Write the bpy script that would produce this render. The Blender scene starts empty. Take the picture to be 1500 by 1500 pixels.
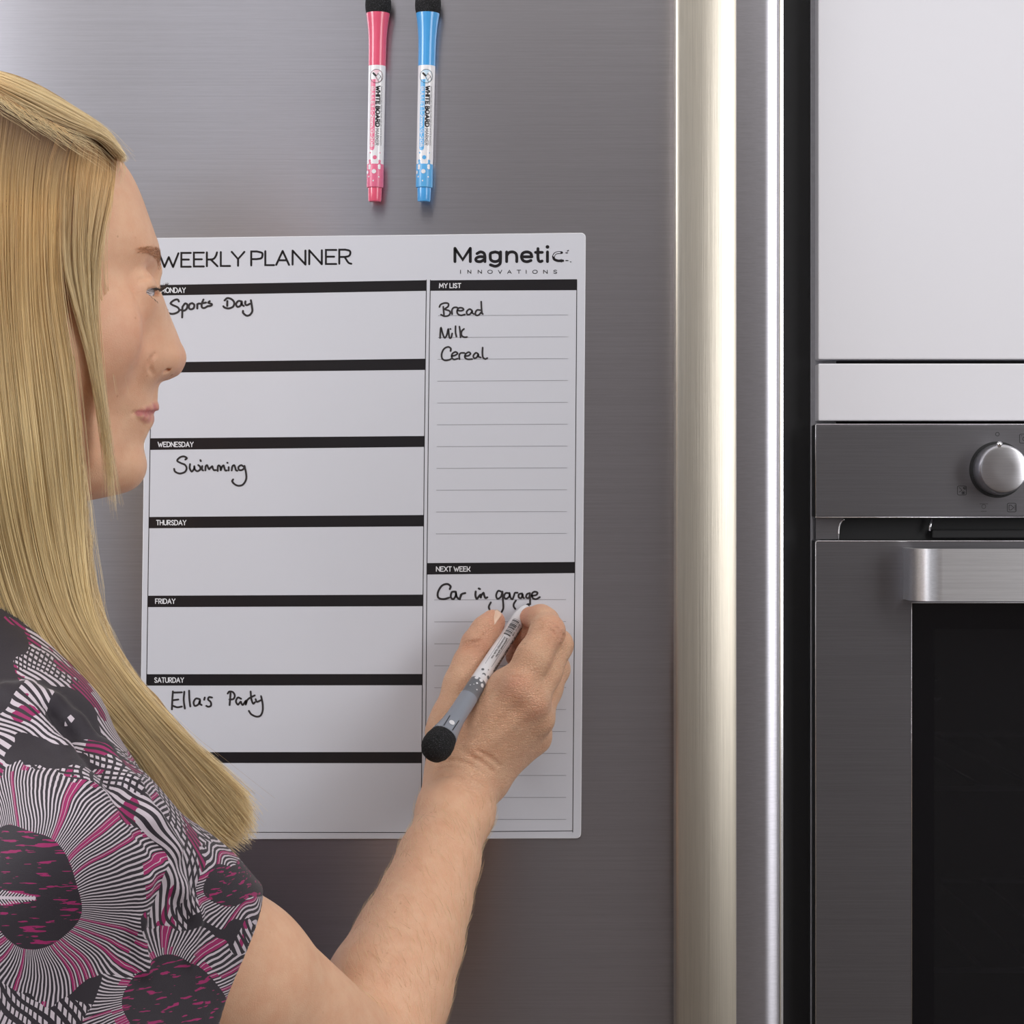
import bpy, bmesh, math, random
import numpy as np
from mathutils import Vector, Matrix
random.seed(5); RNG = np.random.default_rng(5)
QV = .0012           # voxel of the skin mesh (m)
NH = 15000           # hairs in the main fall
HR_ = .00010          # hair radius
NARM = 1800
S = bpy.context.scene
C = S.collection
# ------------------------------------------------------------------ camera, world, lights, exposure
D = 1.6            # camera distance from the fridge door (m)
K = 0.00047        # metres per photo pixel on the door plane
Z0 = 1.45          # camera height
cam = bpy.data.cameras.new('camera'); cam.sensor_width = 36; cam.lens = 36*D/(1500*K); cam.clip_start = 0.05
co = bpy.data.objects.new('camera', cam); C.objects.link(co); co.location = (0, -D, Z0); co.rotation_euler = (math.pi/2, 0, 0)
S.camera = co
S.view_settings.view_transform = 'Standard'; S.view_settings.look = 'None'
S.view_settings.exposure = -0.06; S.view_settings.gamma = 1.0; S.view_settings.use_curve_mapping = False
S.cycles.max_bounces = 8; S.cycles.transparent_max_bounces = 8; S.cycles.sample_clamp_indirect = 6
W = bpy.data.worlds.new('world'); S.world = W; W.use_nodes = True
W.node_tree.nodes['Background'].inputs[0].default_value = (0.80, 0.87, 1.0, 1)
W.node_tree.nodes['Background'].inputs[1].default_value = 1.0
def area(name, loc, target, w, h, power, col=(1, 1, 1)):
    l = bpy.data.lights.new(name, 'AREA'); l.shape = 'RECTANGLE'; l.size = w; l.size_y = h; l.energy = power; l.color = col
    o = bpy.data.objects.new(name, l); C.objects.link(o); o.location = loc
    o.rotation_euler = (Vector(target)-Vector(loc)).to_track_quat('-Z', 'Y').to_euler()
    return o
area('softbox_key', (-2.15, -1.15, 2.05), (-.1, 0, 1.4), 1.1, 1.2, 40, (.97, .98, 1))
area('softbox_fill', (2.0, -1.9, 1.9), (0.0, 0, 1.4), 1.2, 1.6, 34, (.98, .985, 1))
area('added_top_light', (-1.25, -1.6, 2.62), (-1.25, -1.6, 0), 1.45, 1.2, 11, (1, .98, .96))  # added unseen panel overhead, placed so the door mirrors a bright top-left corner
area('added_top_light', (0.35, -1.0, 2.62), (0.35, -1.0, 0), 1.6, .9, 9, (1, .98, .96))  # added unseen overhead light, lifts the figure and the middle of the door

def P(px, py, d=0.0):
    """the world point a distance d in front of the door seen at a photo pixel"""
    k = K*(D-d)/D
    return Vector(((px-750)*k, -d, Z0+(750-py)*k))
def lin(c):
    return tuple((x/12.92 if x <= .04045 else ((x+.055)/1.055)**2.4) for x in [v/255 for v in c]) + (1,)

# ------------------------------------------------------------------ helpers
def tag(o, label=None, cat=None, group=None, kind=None):
    if label: o['label'] = label
    if cat: o['category'] = cat
    if group: o['group'] = group
    if kind: o['kind'] = kind
    return o
def empty(name, loc):
    o = bpy.data.objects.new(name, None); C.objects.link(o); o.location = loc; o.empty_display_size = .05
    return o
def setpar(o, parent):
    """every mesh here carries its vertices in world space; only the Empties have a place of their own"""
    if parent is not None:
        o.parent = parent
        if parent.type == 'EMPTY': o.matrix_parent_inverse = Matrix.Translation(parent.location).inverted()
def obj(name, verts, faces, mat, parent=None, smooth=False):
    me = bpy.data.meshes.new(name)
    me.from_pydata([tuple(v) for v in verts], [], [tuple(f) for f in faces])
    me.materials.append(mat)
    if smooth: me.polygons.foreach_set('use_smooth', [True]*len(me.polygons))
    me.update()
    o = bpy.data.objects.new(name, me); C.objects.link(o); setpar(o, parent)
    return o
def bmobj(name, bm, mat, parent=None, smooth=False):
    bmesh.ops.recalc_face_normals(bm, faces=bm.faces[:])
    me = bpy.data.meshes.new(name); bm.to_mesh(me); bm.free(); me.materials.append(mat)
    if smooth: me.polygons.foreach_set('use_smooth', [True]*len(me.polygons))
    o = bpy.data.objects.new(name, me); C.objects.link(o); setpar(o, parent)
    return o
def box_bm(bm, lo, hi, bev=0.0, seg=2):
    r = bmesh.ops.create_cube(bm, size=1)
    for v in r['verts']:
        v.co = Vector([(lo[i]+hi[i])/2+v.co[i]*(hi[i]-lo[i]) for i in range(3)])
    if bev > 0:
        es = list({e for v in r['verts'] for e in v.link_edges})
        bmesh.ops.bevel(bm, geom=es, offset=bev, segments=seg, affect='EDGES', profile=.5)
def box(name, lo, hi, mat, parent=None, bev=0.0, seg=2):
    bm = bmesh.new(); box_bm(bm, lo, hi, bev, seg)
    return bmobj(name, bm, mat, parent)
def prism(name, pts, z0, z1, mat, parent=None, axis='z', smooth=False):
    """extrude a closed outline (2-D points) along an axis"""
    n = len(pts)
    def w(a, b, c):
        return {'z': (a, b, c), 'x': (c, a, b), 'y': (a, c, b)}[axis]
    vs = [w(a, b, z0) for a, b in pts] + [w(a, b, z1) for a, b in pts]
    fs = [(i, (i+1) % n, n+(i+1) % n, n+i) for i in range(n)] + [tuple(range(n))[::-1], tuple(range(n, 2*n))]
    o = obj(name, vs, fs, mat, parent)
    bm = bmesh.new(); bm.from_mesh(o.data); bmesh.ops.recalc_face_normals(bm, faces=bm.faces[:]); bm.to_mesh(o.data); bm.free()
    if smooth:
        for p in o.data.polygons: p.use_smooth = len(p.vertices) == 4
        o.data.set_sharp_from_angle(angle=math.radians(35))
    return o
def frame_of(a, b, face=Vector((0, -1, 0))):
    ax = (b-a).normalized(); e1 = (face-ax*face.dot(ax)).normalized(); e2 = ax.cross(e1)
    return ax, e1, e2
def lathe(name, a, b, prof, mat, parent=None, n=40, caps=True):
    """prof: (t metres from a toward b, radius)"""
    ax, e1, e2 = frame_of(a, b)
    vs = []; fs = []
    for t, r in prof:
        for k in range(n):
            q = 2*math.pi*k/n
            vs.append(a+ax*t+(e1*math.cos(q)+e2*math.sin(q))*r)
    for i in range(len(prof)-1):
        for k in range(n):
            fs.append((i*n+k, i*n+(k+1) % n, (i+1)*n+(k+1) % n, (i+1)*n+k))
    if caps:
        fs.append(tuple(range(n))[::-1]); m = (len(prof)-1)*n; fs.append(tuple(range(m, m+n)))
    o = obj(name, vs, fs, mat, parent)
    bm = bmesh.new(); bm.from_mesh(o.data); bmesh.ops.recalc_face_normals(bm, faces=bm.faces[:]); bm.to_mesh(o.data); bm.free()
    for p in o.data.polygons: p.use_smooth = True
    o.data.set_sharp_from_angle(angle=math.radians(40))
    return o

# ------------------------------------------------------------------ materials
class NT:
    def __init__(s, name):
        s.m = bpy.data.materials.new(name); s.m.use_nodes = True; s.t = s.m.node_tree; s.b = s.t.nodes['Principled BSDF']
        s.out = s.t.nodes['Material Output']
    def n(s, typ, **kw):
        x = s.t.nodes.new('ShaderNode'+typ)
        for k, v in kw.items():
            if k.startswith('i_'): x.inputs[k[2:].replace('_', ' ')].default_value = v
            else: setattr(x, k, v)
        return x
    def l(s, a, b):
        s.t.links.new(a, b)
    def tex(s, kind='Object', scale=(1, 1, 1), rot=(0, 0, 0)):
        c = s.n('TexCoord'); mp = s.n('Mapping'); s.l(c.outputs[kind], mp.inputs['Vector'])
        mp.inputs['Scale'].default_value = scale; mp.inputs['Rotation'].default_value = rot
        return mp.outputs[0]
    def noise(s, vec, scale=5, detail=3, rough=.5, dist=0):
        x = s.n('TexNoise'); s.l(vec, x.inputs['Vector']); x.inputs['Scale'].default_value = scale
        x.inputs['Detail'].default_value = detail; x.inputs['Roughness'].default_value = rough; x.inputs['Distortion'].default_value = dist
        return x.outputs['Fac']
    def ramp(s, fac, stops, interp='LINEAR'):
        r = s.n('ValToRGB'); s.l(fac, r.inputs[0]); cr = r.color_ramp; cr.interpolation = interp
        while len(cr.elements) < len(stops): cr.elements.new(.5)
        for e, (p, c) in zip(cr.elements, stops):
            e.position = p; e.color = c if len(c) == 4 else tuple(c)+(1,)
        return r.outputs[0]
    def math(s, op, a, b=None, c=None, clamp=False):
        x = s.n('Math', operation=op, use_clamp=clamp)
        for i, v in enumerate((a, b, c)):
            if v is None: continue
            if isinstance(v, (int, float)): x.inputs[i].default_value = v
            else: s.l(v, x.inputs[i])
        return x.outputs[0]
    def mix(s, fac, a, b, mode='MIX'):
        x = s.n('Mix', data_type='RGBA', blend_type=mode)
        for sock, v in ((x.inputs[0], fac), (x.inputs[6], a), (x.inputs[7], b)):
            if isinstance(v, (int, float, tuple)): sock.default_value = v
            else: s.l(v, sock)
        return x.outputs[2]
    def bump(s, h, strength=.2, dist=.001, normal=None):
        x = s.n('Bump'); x.inputs['Strength'].default_value = strength; x.inputs['Distance'].default_value = dist
        s.l(h, x.inputs['Height'])
        if normal is not None: s.l(normal, x.inputs['Normal'])
        s.l(x.outputs[0], s.b.inputs['Normal']); return x.outputs[0]
    def set(s, **kw):
        for k, v in kw.items():
            s.b.inputs[k.replace('_', ' ')].default_value = v
        return s
def plain(name, col, rough=.5, metal=0.0, spec=.5, coat=0.0):
    t = NT(name); t.set(Base_Color=lin(col), Roughness=rough, Metallic=metal, Coat_Weight=coat)
    t.b.inputs['Specular IOR Level'].default_value = spec
    v = t.noise(t.tex('Object'), 300, 2)
    t.l(t.mix(.06, lin(col), t.ramp(v, [(.3, (0, 0, 0, 1)), (.7, (1, 1, 1, 1))]), 'OVERLAY'), t.b.inputs['Base Color'])
    return t.m
def brushed(name, col, rough, grain='x', aniso=.5, bumpv=.06, metal=1.0, var=.10):
    t = NT(name)
    sc = {'x': (6, 900, 900), 'z': (900, 900, 5), 'y': (900, 5, 900)}[grain]
    v = t.tex('Object', scale=sc); g = t.noise(v, 1.0, 3, .6)
    sc2 = {'x': (60, 2600, 2600), 'z': (2600, 2600, 40), 'y': (2600, 40, 2600)}[grain]
    g2 = t.noise(t.tex('Object', scale=sc2), 1.0, 2, .6)
    gg = t.math('ADD', t.math('MULTIPLY', g, .6), t.math('MULTIPLY', g2, .4))
    c = lin(col); lo = tuple(x*(1-var) for x in c[:3])+(1,); hi = tuple(min(1, x*(1+var)) for x in c[:3])+(1,)
    t.l(t.ramp(gg, [(.3, lo), (.7, hi)]), t.b.inputs['Base Color'])
    t.set(Metallic=metal, Roughness=rough, Anisotropic=aniso)
    tan = t.n('CombineXYZ'); tan.inputs[{'x': 2, 'y': 0, 'z': 0}[grain]].default_value = 1
    t.l(tan.outputs[0], t.b.inputs['Tangent'])
    t.bump(gg, bumpv, .0004)
    return t.m
M = {}
M['door_steel'] = brushed('brushed_steel_door', (186, 184, 191), .33, 'x', .8, .05)
M['door_edge'] = brushed('brushed_steel_edge', (200, 198, 202), .30, 'z', .3, .03)
M['handle_steel'] = brushed('brushed_warm_handle', (206, 198, 184), .38, 'z', .45, .25, var=.12)
M['bright_edge'] = plain('polished_edge', (235, 235, 238), .18, 1.0)
M['dark_gap'] = plain('gap_shade_and_rail', (14, 13, 16), .6)  # near-black: shade of the gap beside the fridge, also the oven's slot rail
M['black_rubber'] = plain('black_rubber', (18, 18, 20), .6)
M['white_lacquer'] = NT('white_lacquer').set(Base_Color=lin((230, 229, 235)), Roughness=.28).m
M['carcass'] = plain('grey_carcass_edge', (158, 157, 162), .45)
M['carcass_dark'] = plain('dark_carcass', (70, 69, 74), .5)
M['oven_steel'] = brushed('oven_steel', (146, 145, 150), .34, 'x', .4, .04)
M['oven_handle'] = brushed('oven_handle_steel', (240, 240, 243), .38, 'x', .3, .05)
M['knob_steel'] = brushed('knob_steel', (215, 214, 218), .28, 'x', .3, .05)
M['oven_cavity'] = plain('oven_enamel', (26, 25, 30), .35)
M['icon_ink'] = plain('icon_ink', (35, 35, 38), .5)
t = NT('oven_glass'); t.set(Base_Color=lin((90, 90, 96)), Roughness=.05, IOR=1.45)
t.b.inputs['Transmission Weight'].default_value = .92; M['oven_glass'] = t.m
M['oven_glass_border'] = plain('oven_glass_border', (14, 14, 18), .12)
M['wall_paint'] = plain('wall_paint', (205, 203, 200), .8)
M['back_paint'] = plain('back_wall_paint', (160, 152, 150), .8)
t = NT('floor_boards'); v = t.tex('Object', scale=(1, 1, 1)); br = t.n('TexBrick'); t.l(v, br.inputs['Vector'])
br.inputs['Color1'].default_value = lin((120, 104, 90)); br.inputs['Color2'].default_value = lin((104, 90, 78)); br.inputs['Mortar'].default_value = lin((60, 50, 42))
br.inputs['Scale'].default_value = 1; br.inputs['Mortar Size'].default_value = .002; br.inputs['Brick Width'].default_value = 1.2; br.inputs['Row Height'].default_value = .14
t.l(br.outputs['Color'], t.b.inputs['Base Color']); t.set(Roughness=.4); M['floor_wood'] = t.m
t = NT('window_glass'); t.set(Base_Color=(1, 1, 1, 1), Roughness=0.0, IOR=1.02); t.b.inputs['Transmission Weight'].default_value = 1; M['window_glass'] = t.m
# ------------------------------------------------------------------ the room (mostly behind the camera; it lights and is mirrored by the steel)
RX0, RX1, RY0, RY1, RZ = -2.3, 2.3, -3.7, 0.72, 2.7
def struct(name, lo, hi, mat): return tag(box(name, lo, hi, mat), kind='structure')
struct('floor', (RX0, RY0, -.1), (RX1, RY1, 0), M['floor_wood'])
struct('ceiling', (RX0, RY0, RZ), (RX1, RY1, RZ+.1), M['wall_paint'])
struct('wall_front', (RX0-.1, RY1, 0), (RX1+.1, RY1+.1, RZ), M['wall_paint'])
vx0, vx1, vz0, vz1 = -2.2, -.78, 1.55, 2.6
bm = bmesh.new()
box_bm(bm, (RX0-.1, RY0-.1, 0), (vx0, RY0, RZ)); box_bm(bm, (vx1, RY0-.1, 0), (RX1+.1, RY0, RZ)); box_bm(bm, (vx0, RY0-.1, 0), (vx1, RY0, vz0)); box_bm(bm, (vx0, RY0-.1, vz1), (vx1, RY0, RZ))
tag(bmobj('wall_back', bm, M['back_paint']), kind='structure')
win2 = tag(empty('window_2', ((vx0+vx1)/2, RY0-.05, vz0)), kind='structure')
bm = bmesh.new()
for a, b in (((vx0, vz0), (vx0+.05, vz1)), ((vx1-.05, vz0), (vx1, vz1)), ((vx0+.05, vz0), (vx1-.05, vz0+.05)), ((vx0+.05, vz1-.05), (vx1-.05, vz1))):
    box_bm(bm, (a[0], RY0-.08, a[1]), (b[0], RY0-.02, b[1]))
bmobj('window_frame', bm, M['white_lacquer'], win2)
box('pane', (vx0+.05, RY0-.055, vz0+.05), (vx1-.05, RY0-.05, vz1-.05), M['window_glass'], win2)
struct('wall_right', (RX1, RY0, 0), (RX1+.1, RY1, RZ), M['wall_paint'])
# left wall with a window opening
bm = bmesh.new()
wy0, wy1, wz0, wz1 = -2.9, -1.5, 1.0, 2.3
box_bm(bm, (RX0-.1, RY0, 0), (RX0, wy0, RZ)); box_bm(bm, (RX0-.1, wy1, 0), (RX0, RY1, RZ))
box_bm(bm, (RX0-.1, wy0, 0), (RX0, wy1, wz0)); box_bm(bm, (RX0-.1, wy0, wz1), (RX0, wy1, RZ))
tag(bmobj('wall_left', bm, M['wall_paint']), kind='structure')
win = tag(empty('window_1', (RX0-.05, (wy0+wy1)/2, wz0)), kind='structure')
bm = bmesh.new()
for a, b in (((wy0, wz0), (wy0+.05, wz1)), ((wy1-.05, wz0), (wy1, wz1)), ((wy0+.05, wz0), (wy1-.05, wz0+.05)), ((wy0+.05, wz1-.05), (wy1-.05, wz1)), (((wy0+wy1)/2-.025, wz0+.05), ((wy0+wy1)/2+.025, wz1-.05))):
    box_bm(bm, (RX0-.08, a[0], a[1]), (RX0-.02, b[0], b[1]))
bmobj('window_frame', bm, M['white_lacquer'], win)
box('pane', (RX0-.055, wy0+.05, wz0+.05), (RX0-.05, wy1-.05, wz1-.05), M['window_glass'], win)
# ------------------------------------------------------------------ fridge
def X(px, d=0): return P(px, 0, d).x
def Zp(py, d=0): return P(0, py, d).z
fr_l, fr_t = -0.42, 1.98
fridge = tag(empty('fridge', ((fr_l+X(1148))/2, .3, 0)), 'tall stainless steel fridge with a vertical handle, planner and markers stuck on its door', 'fridge')
box('cabinet_body', (fr_l+.004, .055, .02), (X(1150), .66, fr_t-.01), M['carcass_dark'], fridge, .004)
box('base_plinth', (fr_l+.02, .07, 0), (X(1140), .6, .05), M['black_rubber'], fridge)
# door: flat front, rolling back gently towards the handle side
xr = X(1143)
pts = [(fr_l, .05), (fr_l, .006), (fr_l+.002, .002), (fr_l+.006, 0), (X(962), 0), (X(1000), .0004), (X(1040), .0012), (X(1083), .0024), (X(1100), .0030), (X(1120), .0040), (xr-.0016, .0052), (xr, .0066), (xr, .05)]
fd = prism('door', pts, .07, fr_t, M['door_steel'], fridge, smooth=True)
prism('door_highlight_trim', [(xr+.0002, .0062), (xr+.0012, .0056), (xr+.0027, .0062), (xr+.0031, .010), (xr+.0031, .03), (xr+.0002, .03)], .07, fr_t, M['bright_edge'], fd)  # brighter metal strip put in for the highlight along the door's chamfer
box('door_gasket', (fr_l+.01, .0505, .09), (xr-.004, .0545, fr_t-.02), M['black_rubber'], fridge)
# long handle: gently domed brushed bar on two mounts
hd = .034
hx0, hx1 = X(990, hd), X(1080, hd)
w = hx1-hx0
hp = []
N = 26
yy_ = -hd+.0004; xs_ = [hx0+.0012+(w-.0024)*i/N for i in range(N+1)]
for i, x in enumerate(xs_):
    u = i/N
    tilt = math.radians(-7+7*u/.3) if u < .3 else math.radians(24*((u-.3)/.7)**1.1)
    hp.append((x, yy_)); yy_ += math.tan(tilt)*(w-.0024)/N
ft = hp[:]
prof = [(hx0, ft[0][1]+.0016), (hx0+.0003, ft[0][1]+.0006)] + ft + [(hx1-.0003, ft[-1][1]+.0006), (hx1, ft[-1][1]+.0016), (hx1, -.012), (hx1-.004, -.009), (hx0+.004, -.009), (hx0, -.012)]
handle = prism('handle', prof, .95, 1.96, M['handle_steel'], fridge, smooth=True)
for z in (1.02, 1.89): box('handle_mount', (hx0+.008, -.0092, z-.03), (hx1-.008, .0006, z+.03), M['handle_steel'], handle)

# ------------------------------------------------------------------ tall oven housing
cy = .030                     # its front lies behind the fridge door
def PX(px): return P(px, 0, -cy).x
def PZ(py): return P(0, py, -cy).z
cr = PX(1193)+.595
cl = PX(1187)
side = tag(empty('oven_housing', ((cl+cr)/2, .3, 0)), 'tall white kitchen cabinet around the built-in oven, right of the fridge', 'cabinet')
box('side_panel', (cl, cy-.001, 0), (cl+.018, .66, 2.3), M['carcass'], side, .0006)
box('side_panel', (cr-.012, cy-.001, 0), (cr+.006, .66, 2.3), M['carcass'], side, .0006)
box('back_panel', (cl+.018, .64, .1), (cr-.012, .655, 2.3), M['carcass_dark'], side)
box('top_panel', (cl+.018, cy+.02, 2.282), (cr-.012, .64, 2.3), M['carcass'], side)
box('shelf', (cl+.0181, cy+.021, PZ(560)-.009), (cr-.0121, .64, PZ(560)+.009), M['carcass'], side)
box('shelf', (cl+.0181, cy+.021, PZ(618)-.66), (cr-.0121, .64, PZ(618)-.642), M['carcass'], side)
# thin grey rebate seen in the gap between the upper door and the filler
box('gap_strip', (cl+.0181, cy+.012, PZ(539)), (cr-.0121, cy+.0205, PZ(525)), M['carcass_dark'], side)
x0 = PX(1193.5)
box('cabinet_door', (x0, cy-.019, PZ(529)), (cr, cy-.0005, 2.296), M['white_lacquer'], side, .0009)
box('filler_panel', (x0, cy-.019, PZ(618)), (cr, cy-.0005, PZ(535)), M['white_lacquer'], side, .0009)
box('drawer_front', (x0, cy-.019, .12), (cr, cy-.0005, PZ(618)-.64), M['white_lacquer'], side, .0009)
box('plinth', (x0, cy+.05, 0), (cr, cy+.066, .11), M['white_lacquer'], side)
# black strip put in for the shade of the gap between fridge and housing
gap = tag(box('gap_shade_strip', (X(1151), .03, .0), (cl-.0004, .05, 2.2), M['dark_gap']), 'narrow black strip put in for the shade between the fridge and the oven cabinet', 'gap shade')
# ------------------------------------------------------------------ oven
oy = cy-.021
def OX(px, d=None): return P(px, 0, -oy if d is None else d).x
def OZ(py, d=None): return P(0, py, -oy if d is None else d).z
ox0, ox1 = OX(1194), cr-.002
oven = tag(empty('oven', ((ox0+ox1)/2, .3, OZ(618)-.62)), 'built-in steel oven with a round knob and wide bar handle below white panel', 'oven')
zt = OZ(621)
cp = box('control_panel', (ox0, oy, OZ(758)), (ox1, oy+.02, zt), M['oven_steel'], oven, .0012, 3)
# ventilation slot between panel and door
box('vent_slot', (ox0+.016, oy+.016, OZ(791)), (ox1, oy+.02, OZ(757.5)), M['black_rubber'], oven)
box('vent_cheek', (ox0+.001, oy+.004, OZ(790.5)), (ox0+.004, oy+.02, OZ(758.5)), M['oven_steel'], oven)
# curved cheek of the slot
pts = [(ox0+.0042, OZ(759)), (OX(1238), OZ(759))] + [(OX(1229.5)+.0042*(1-math.sin(a)), OZ(762)-.0098*(1-math.cos(a))*1.0) for a in (.5, .8, 1.1, 1.4)] + [(OX(1229.5), OZ(780)), (OX(1229.5), OZ(790)), (ox0+.0042, OZ(790))]
prism('vent_cheek', pts, oy+.006, oy+.0159, M['oven_steel'], oven, axis='y')
arc = []
for i in range(9):
    a = i/8*math.pi/2
    arc.append(Vector((OX(1230)+.0042*(1-math.cos(a-0)), oy+.0055, OZ(781)+.0095*math.sin(a))))
def tube(name, pts, r, mat, parent=None, n=8, closed=False):
    vs = []; fs = []
    m = len(pts)
    for i, p in enumerate(pts):
        a = pts[max(i-1, 0)]; b = pts[min(i+1, m-1)]
        tdir = (b-a).normalized(); up = Vector((0, -1, 0)) if abs(tdir.y) < .9 else Vector((0, 0, 1))
        e1 = (up-tdir*up.dot(tdir)).normalized(); e2 = tdir.cross(e1)
        rr = r[i] if isinstance(r, (list, tuple)) else r
        for k in range(n):
            q = 2*math.pi*k/n; vs.append(p+(e1*math.cos(q)+e2*math.sin(q))*rr)
    for i in range(m-1):
        for k in range(n): fs.append((i*n+k, i*n+(k+1) % n, (i+1)*n+(k+1) % n, (i+1)*n+k))
    fs.append(tuple(range(n))[::-1]); fs.append(tuple(range((m-1)*n, m*n)))
    return obj(name, vs, fs, mat, parent, True)
arc = [Vector((OX(1230), oy+.0055, OZ(791)))] + arc
tube('slot_trim', arc, .0006, M['bright_edge'], oven)
tube('slot_catch', [Vector((OX(1369), oy+.010, OZ(760))), Vector((OX(1366.5), oy+.010, OZ(770))), Vector((OX(1365), oy+.009, OZ(778)))], [.0009, .0012, .0008], M['bright_edge'], oven)
box('slot_rail', (OX(1369), oy+.010, OZ(789)), (ox1, oy+.016, OZ(776)), M['dark_gap'], oven, .001)
# door: steel frame left/top, dark glass
dz1, dz0 = OZ(792), OZ(792)-.46
gx0, gz1 = OX(1335.5), OZ(883)
bm = bmesh.new()
box_bm(bm, (ox0, oy, dz0), (gx0, oy+.022, dz1)); box_bm(bm, (gx0, oy, gz1), (ox1, oy+.022, dz1))
bmesh.ops.remove_doubles(bm, verts=bm.verts[:], dist=1e-6)
box_bm(bm, (ox1-.06, oy, dz0), (ox1, oy+.022, gz1)); box_bm(bm, (gx0, oy, dz0), (ox1-.06, oy+.022, dz0+.06))
od = bmobj('oven_door', bm, M['oven_steel'], oven)
tube('door_edge_trim', [Vector((ox0+.0004, oy-.0001, dz0)), Vector((ox0+.0004, oy-.0001, dz1-.0012)), Vector((ox0+.0014, oy-.0001, dz1-.0003)), Vector((ox1, oy-.0001, dz1-.0003))], .00045, M['bright_edge'], od)
tube('glass_trim', [Vector((gx0, oy-.0001, dz0+.06)), Vector((gx0, oy-.0001, gz1)), Vector((ox1-.06, oy-.0001, gz1))], .00042, M['bright_edge'], od)
tube('panel_trim', [Vector((ox0+.0004, oy-.0001, OZ(757.6))), Vector((ox0+.0004, oy-.0001, zt-.0008)), Vector((ox0+.0012, oy-.0001, zt-.0003)), Vector((ox1, oy-.0001, zt-.0003))], .0004, M['bright_edge'], cp)
tube('panel_trim', [Vector((ox0, oy-.0001, OZ(757.8))), Vector((ox1, oy-.0001, OZ(757.4)))], .0004, M['bright_edge'], cp)
ix0, iz1 = OX(1369), OZ(921)
bm = bmesh.new()
box_bm(bm, (gx0+.0005, oy+.002, dz0+.06), (ix0, oy+.006, gz1-.0005)); box_bm(bm, (ix0, oy+.002, iz1), (ox1-.06, oy+.006, gz1-.0005))
bmobj('glass_border', bm, M['oven_glass_border'], od)
box('glass_pane', (ix0+.0001, oy+.0025, dz0+.061), (ox1-.061, oy+.0055, iz1-.0001), M['oven_glass'], od)
# cavity behind the glass with shelf rails, racks, and the inner latch
cz0 = dz0+.02
bm = bmesh.new(); yb = .47
fx0, fx1, fz0, fz1 = ox0+.03, ox1-.03, dz0+.03, dz1-.03
for lo, hi in (((fx0-.01, oy+.03, fz0), (fx0, yb, fz1)), ((fx1, oy+.03, fz0), (fx1+.01, yb, fz1)), ((fx0, oy+.03, fz0-.01), (fx1, yb, fz0)), ((fx0, oy+.03, fz1), (fx1, yb, fz1+.01)), ((fx0-.01, yb, fz0-.01), (fx1+.01, yb+.01, fz1+.01))):
    box_bm(bm, lo, hi)
bmobj('oven_cavity', bm, M['oven_cavity'], oven)
for zz in (OZ(1165), OZ(1438)):
    rack = None
    bm = bmesh.new()
    box_bm(bm, (fx0+.002, oy+.04, zz-.002), (fx1-.002, oy+.044, zz+.002)); box_bm(bm, (fx0+.002, yb-.02, zz-.002), (fx1-.002, yb-.016, zz+.002))
    for i in range(14):
        xx = fx0+.02+i*(fx1-fx0-.04)/13; box_bm(bm, (xx-.001, oy+.044, zz-.001), (xx+.001, yb-.02, zz+.001))
    bmobj('oven_rack', bm, M['knob_steel'], oven)
for za, zb in ((978, 1014), (1018, 1046)):
    tube('side_rail', [Vector((OX(1366), oy+.034, OZ(za))), Vector((OX(1400), oy+.09, OZ((za*.35+zb*.65)))), Vector((OX(1418), oy+.12, OZ(zb))), Vector((OX(1432), oy+.14, OZ(zb)))], .0009, M['oven_steel'], oven)
box('inner_latch', (OX(1369), oy+.010, OZ(1324)), (OX(1383), oy+.018, OZ(1272)), M['oven_glass_border'], oven, .002)
box('inner_latch', (OX(1369), oy+.010, OZ(1269)), (OX(1374), oy+.016, OZ(1246)), M['carcass_dark'], oven, .001)
# handle: flat steel bar with rounded turned-back ends, standing off the door
hy = oy-.042
hxa = P(1338, 0, -hy).x; ha, hb = P(0, 804, -hy).z, P(0, 881, -hy).z
bw = ox1-.036
R = .020
fronts = []; backs = []
th = .006
for i in range(13):
    a = i/12*math.pi/2
    fronts.append((hxa+R-R*math.cos(a), hy+R-R*math.sin(a))); backs.append((hxa+R-(R-th)*math.cos(a), hy+R-(R-th)*math.sin(a)))
xe = ox1-(hxa-ox0)*0.42
outl = [(hxa, oy-.0001)] + fronts + [(xe-R+R*math.sin(i/12*math.pi/2), hy+R-R*math.cos(i/12*math.pi/2)) for i in range(13)] + [(xe, oy-.0001), (xe-th, oy-.0001)]
outl += [(xe-R+(R-th)*math.sin(i/12*math.pi/2), hy+R-(R-th)*math.cos(i/12*math.pi/2)) for i in range(12, -1, -1)] + backs[::-1] + [(hxa+th, oy-.0001)]
prism('oven_handle', outl, hb, ha, M['oven_handle'], oven, smooth=True)
# knob
ky = oy-.020
kc = Vector((P(1461, 0, -oy).x, oy, P(0, 688, -oy).z))
kn_a = Vector((kc.x, oy+.001, kc.z)); kn_b = Vector((kc.x, ky, kc.z))
kr = .0183
def lathe_y(name, c, prof, mat, parent, n=64):
    vs = []; fs = []
    for dy, r in prof:
        for k in range(n):
            q = 2*math.pi*k/n; vs.append((c.x+math.cos(q)*r, c.y-dy, c.z+math.sin(q)*r))
    for i in range(len(prof)-1):
        for k in range(n): fs.append((i*n+k, i*n+(k+1) % n, (i+1)*n+(k+1) % n, (i+1)*n+k))
    m = (len(prof)-1)*n
    fs.append(tuple(range(m, m+n)))
    o = obj(name, vs, fs, mat, parent)
    bm = bmesh.new(); bm.from_mesh(o.data); bmesh.ops.recalc_face_normals(bm, faces=bm.faces[:]); bm.to_mesh(o.data); bm.free()
    for p in o.data.polygons: p.use_smooth = True
    o.data.set_sharp_from_angle(angle=math.radians(35)); return o
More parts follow.
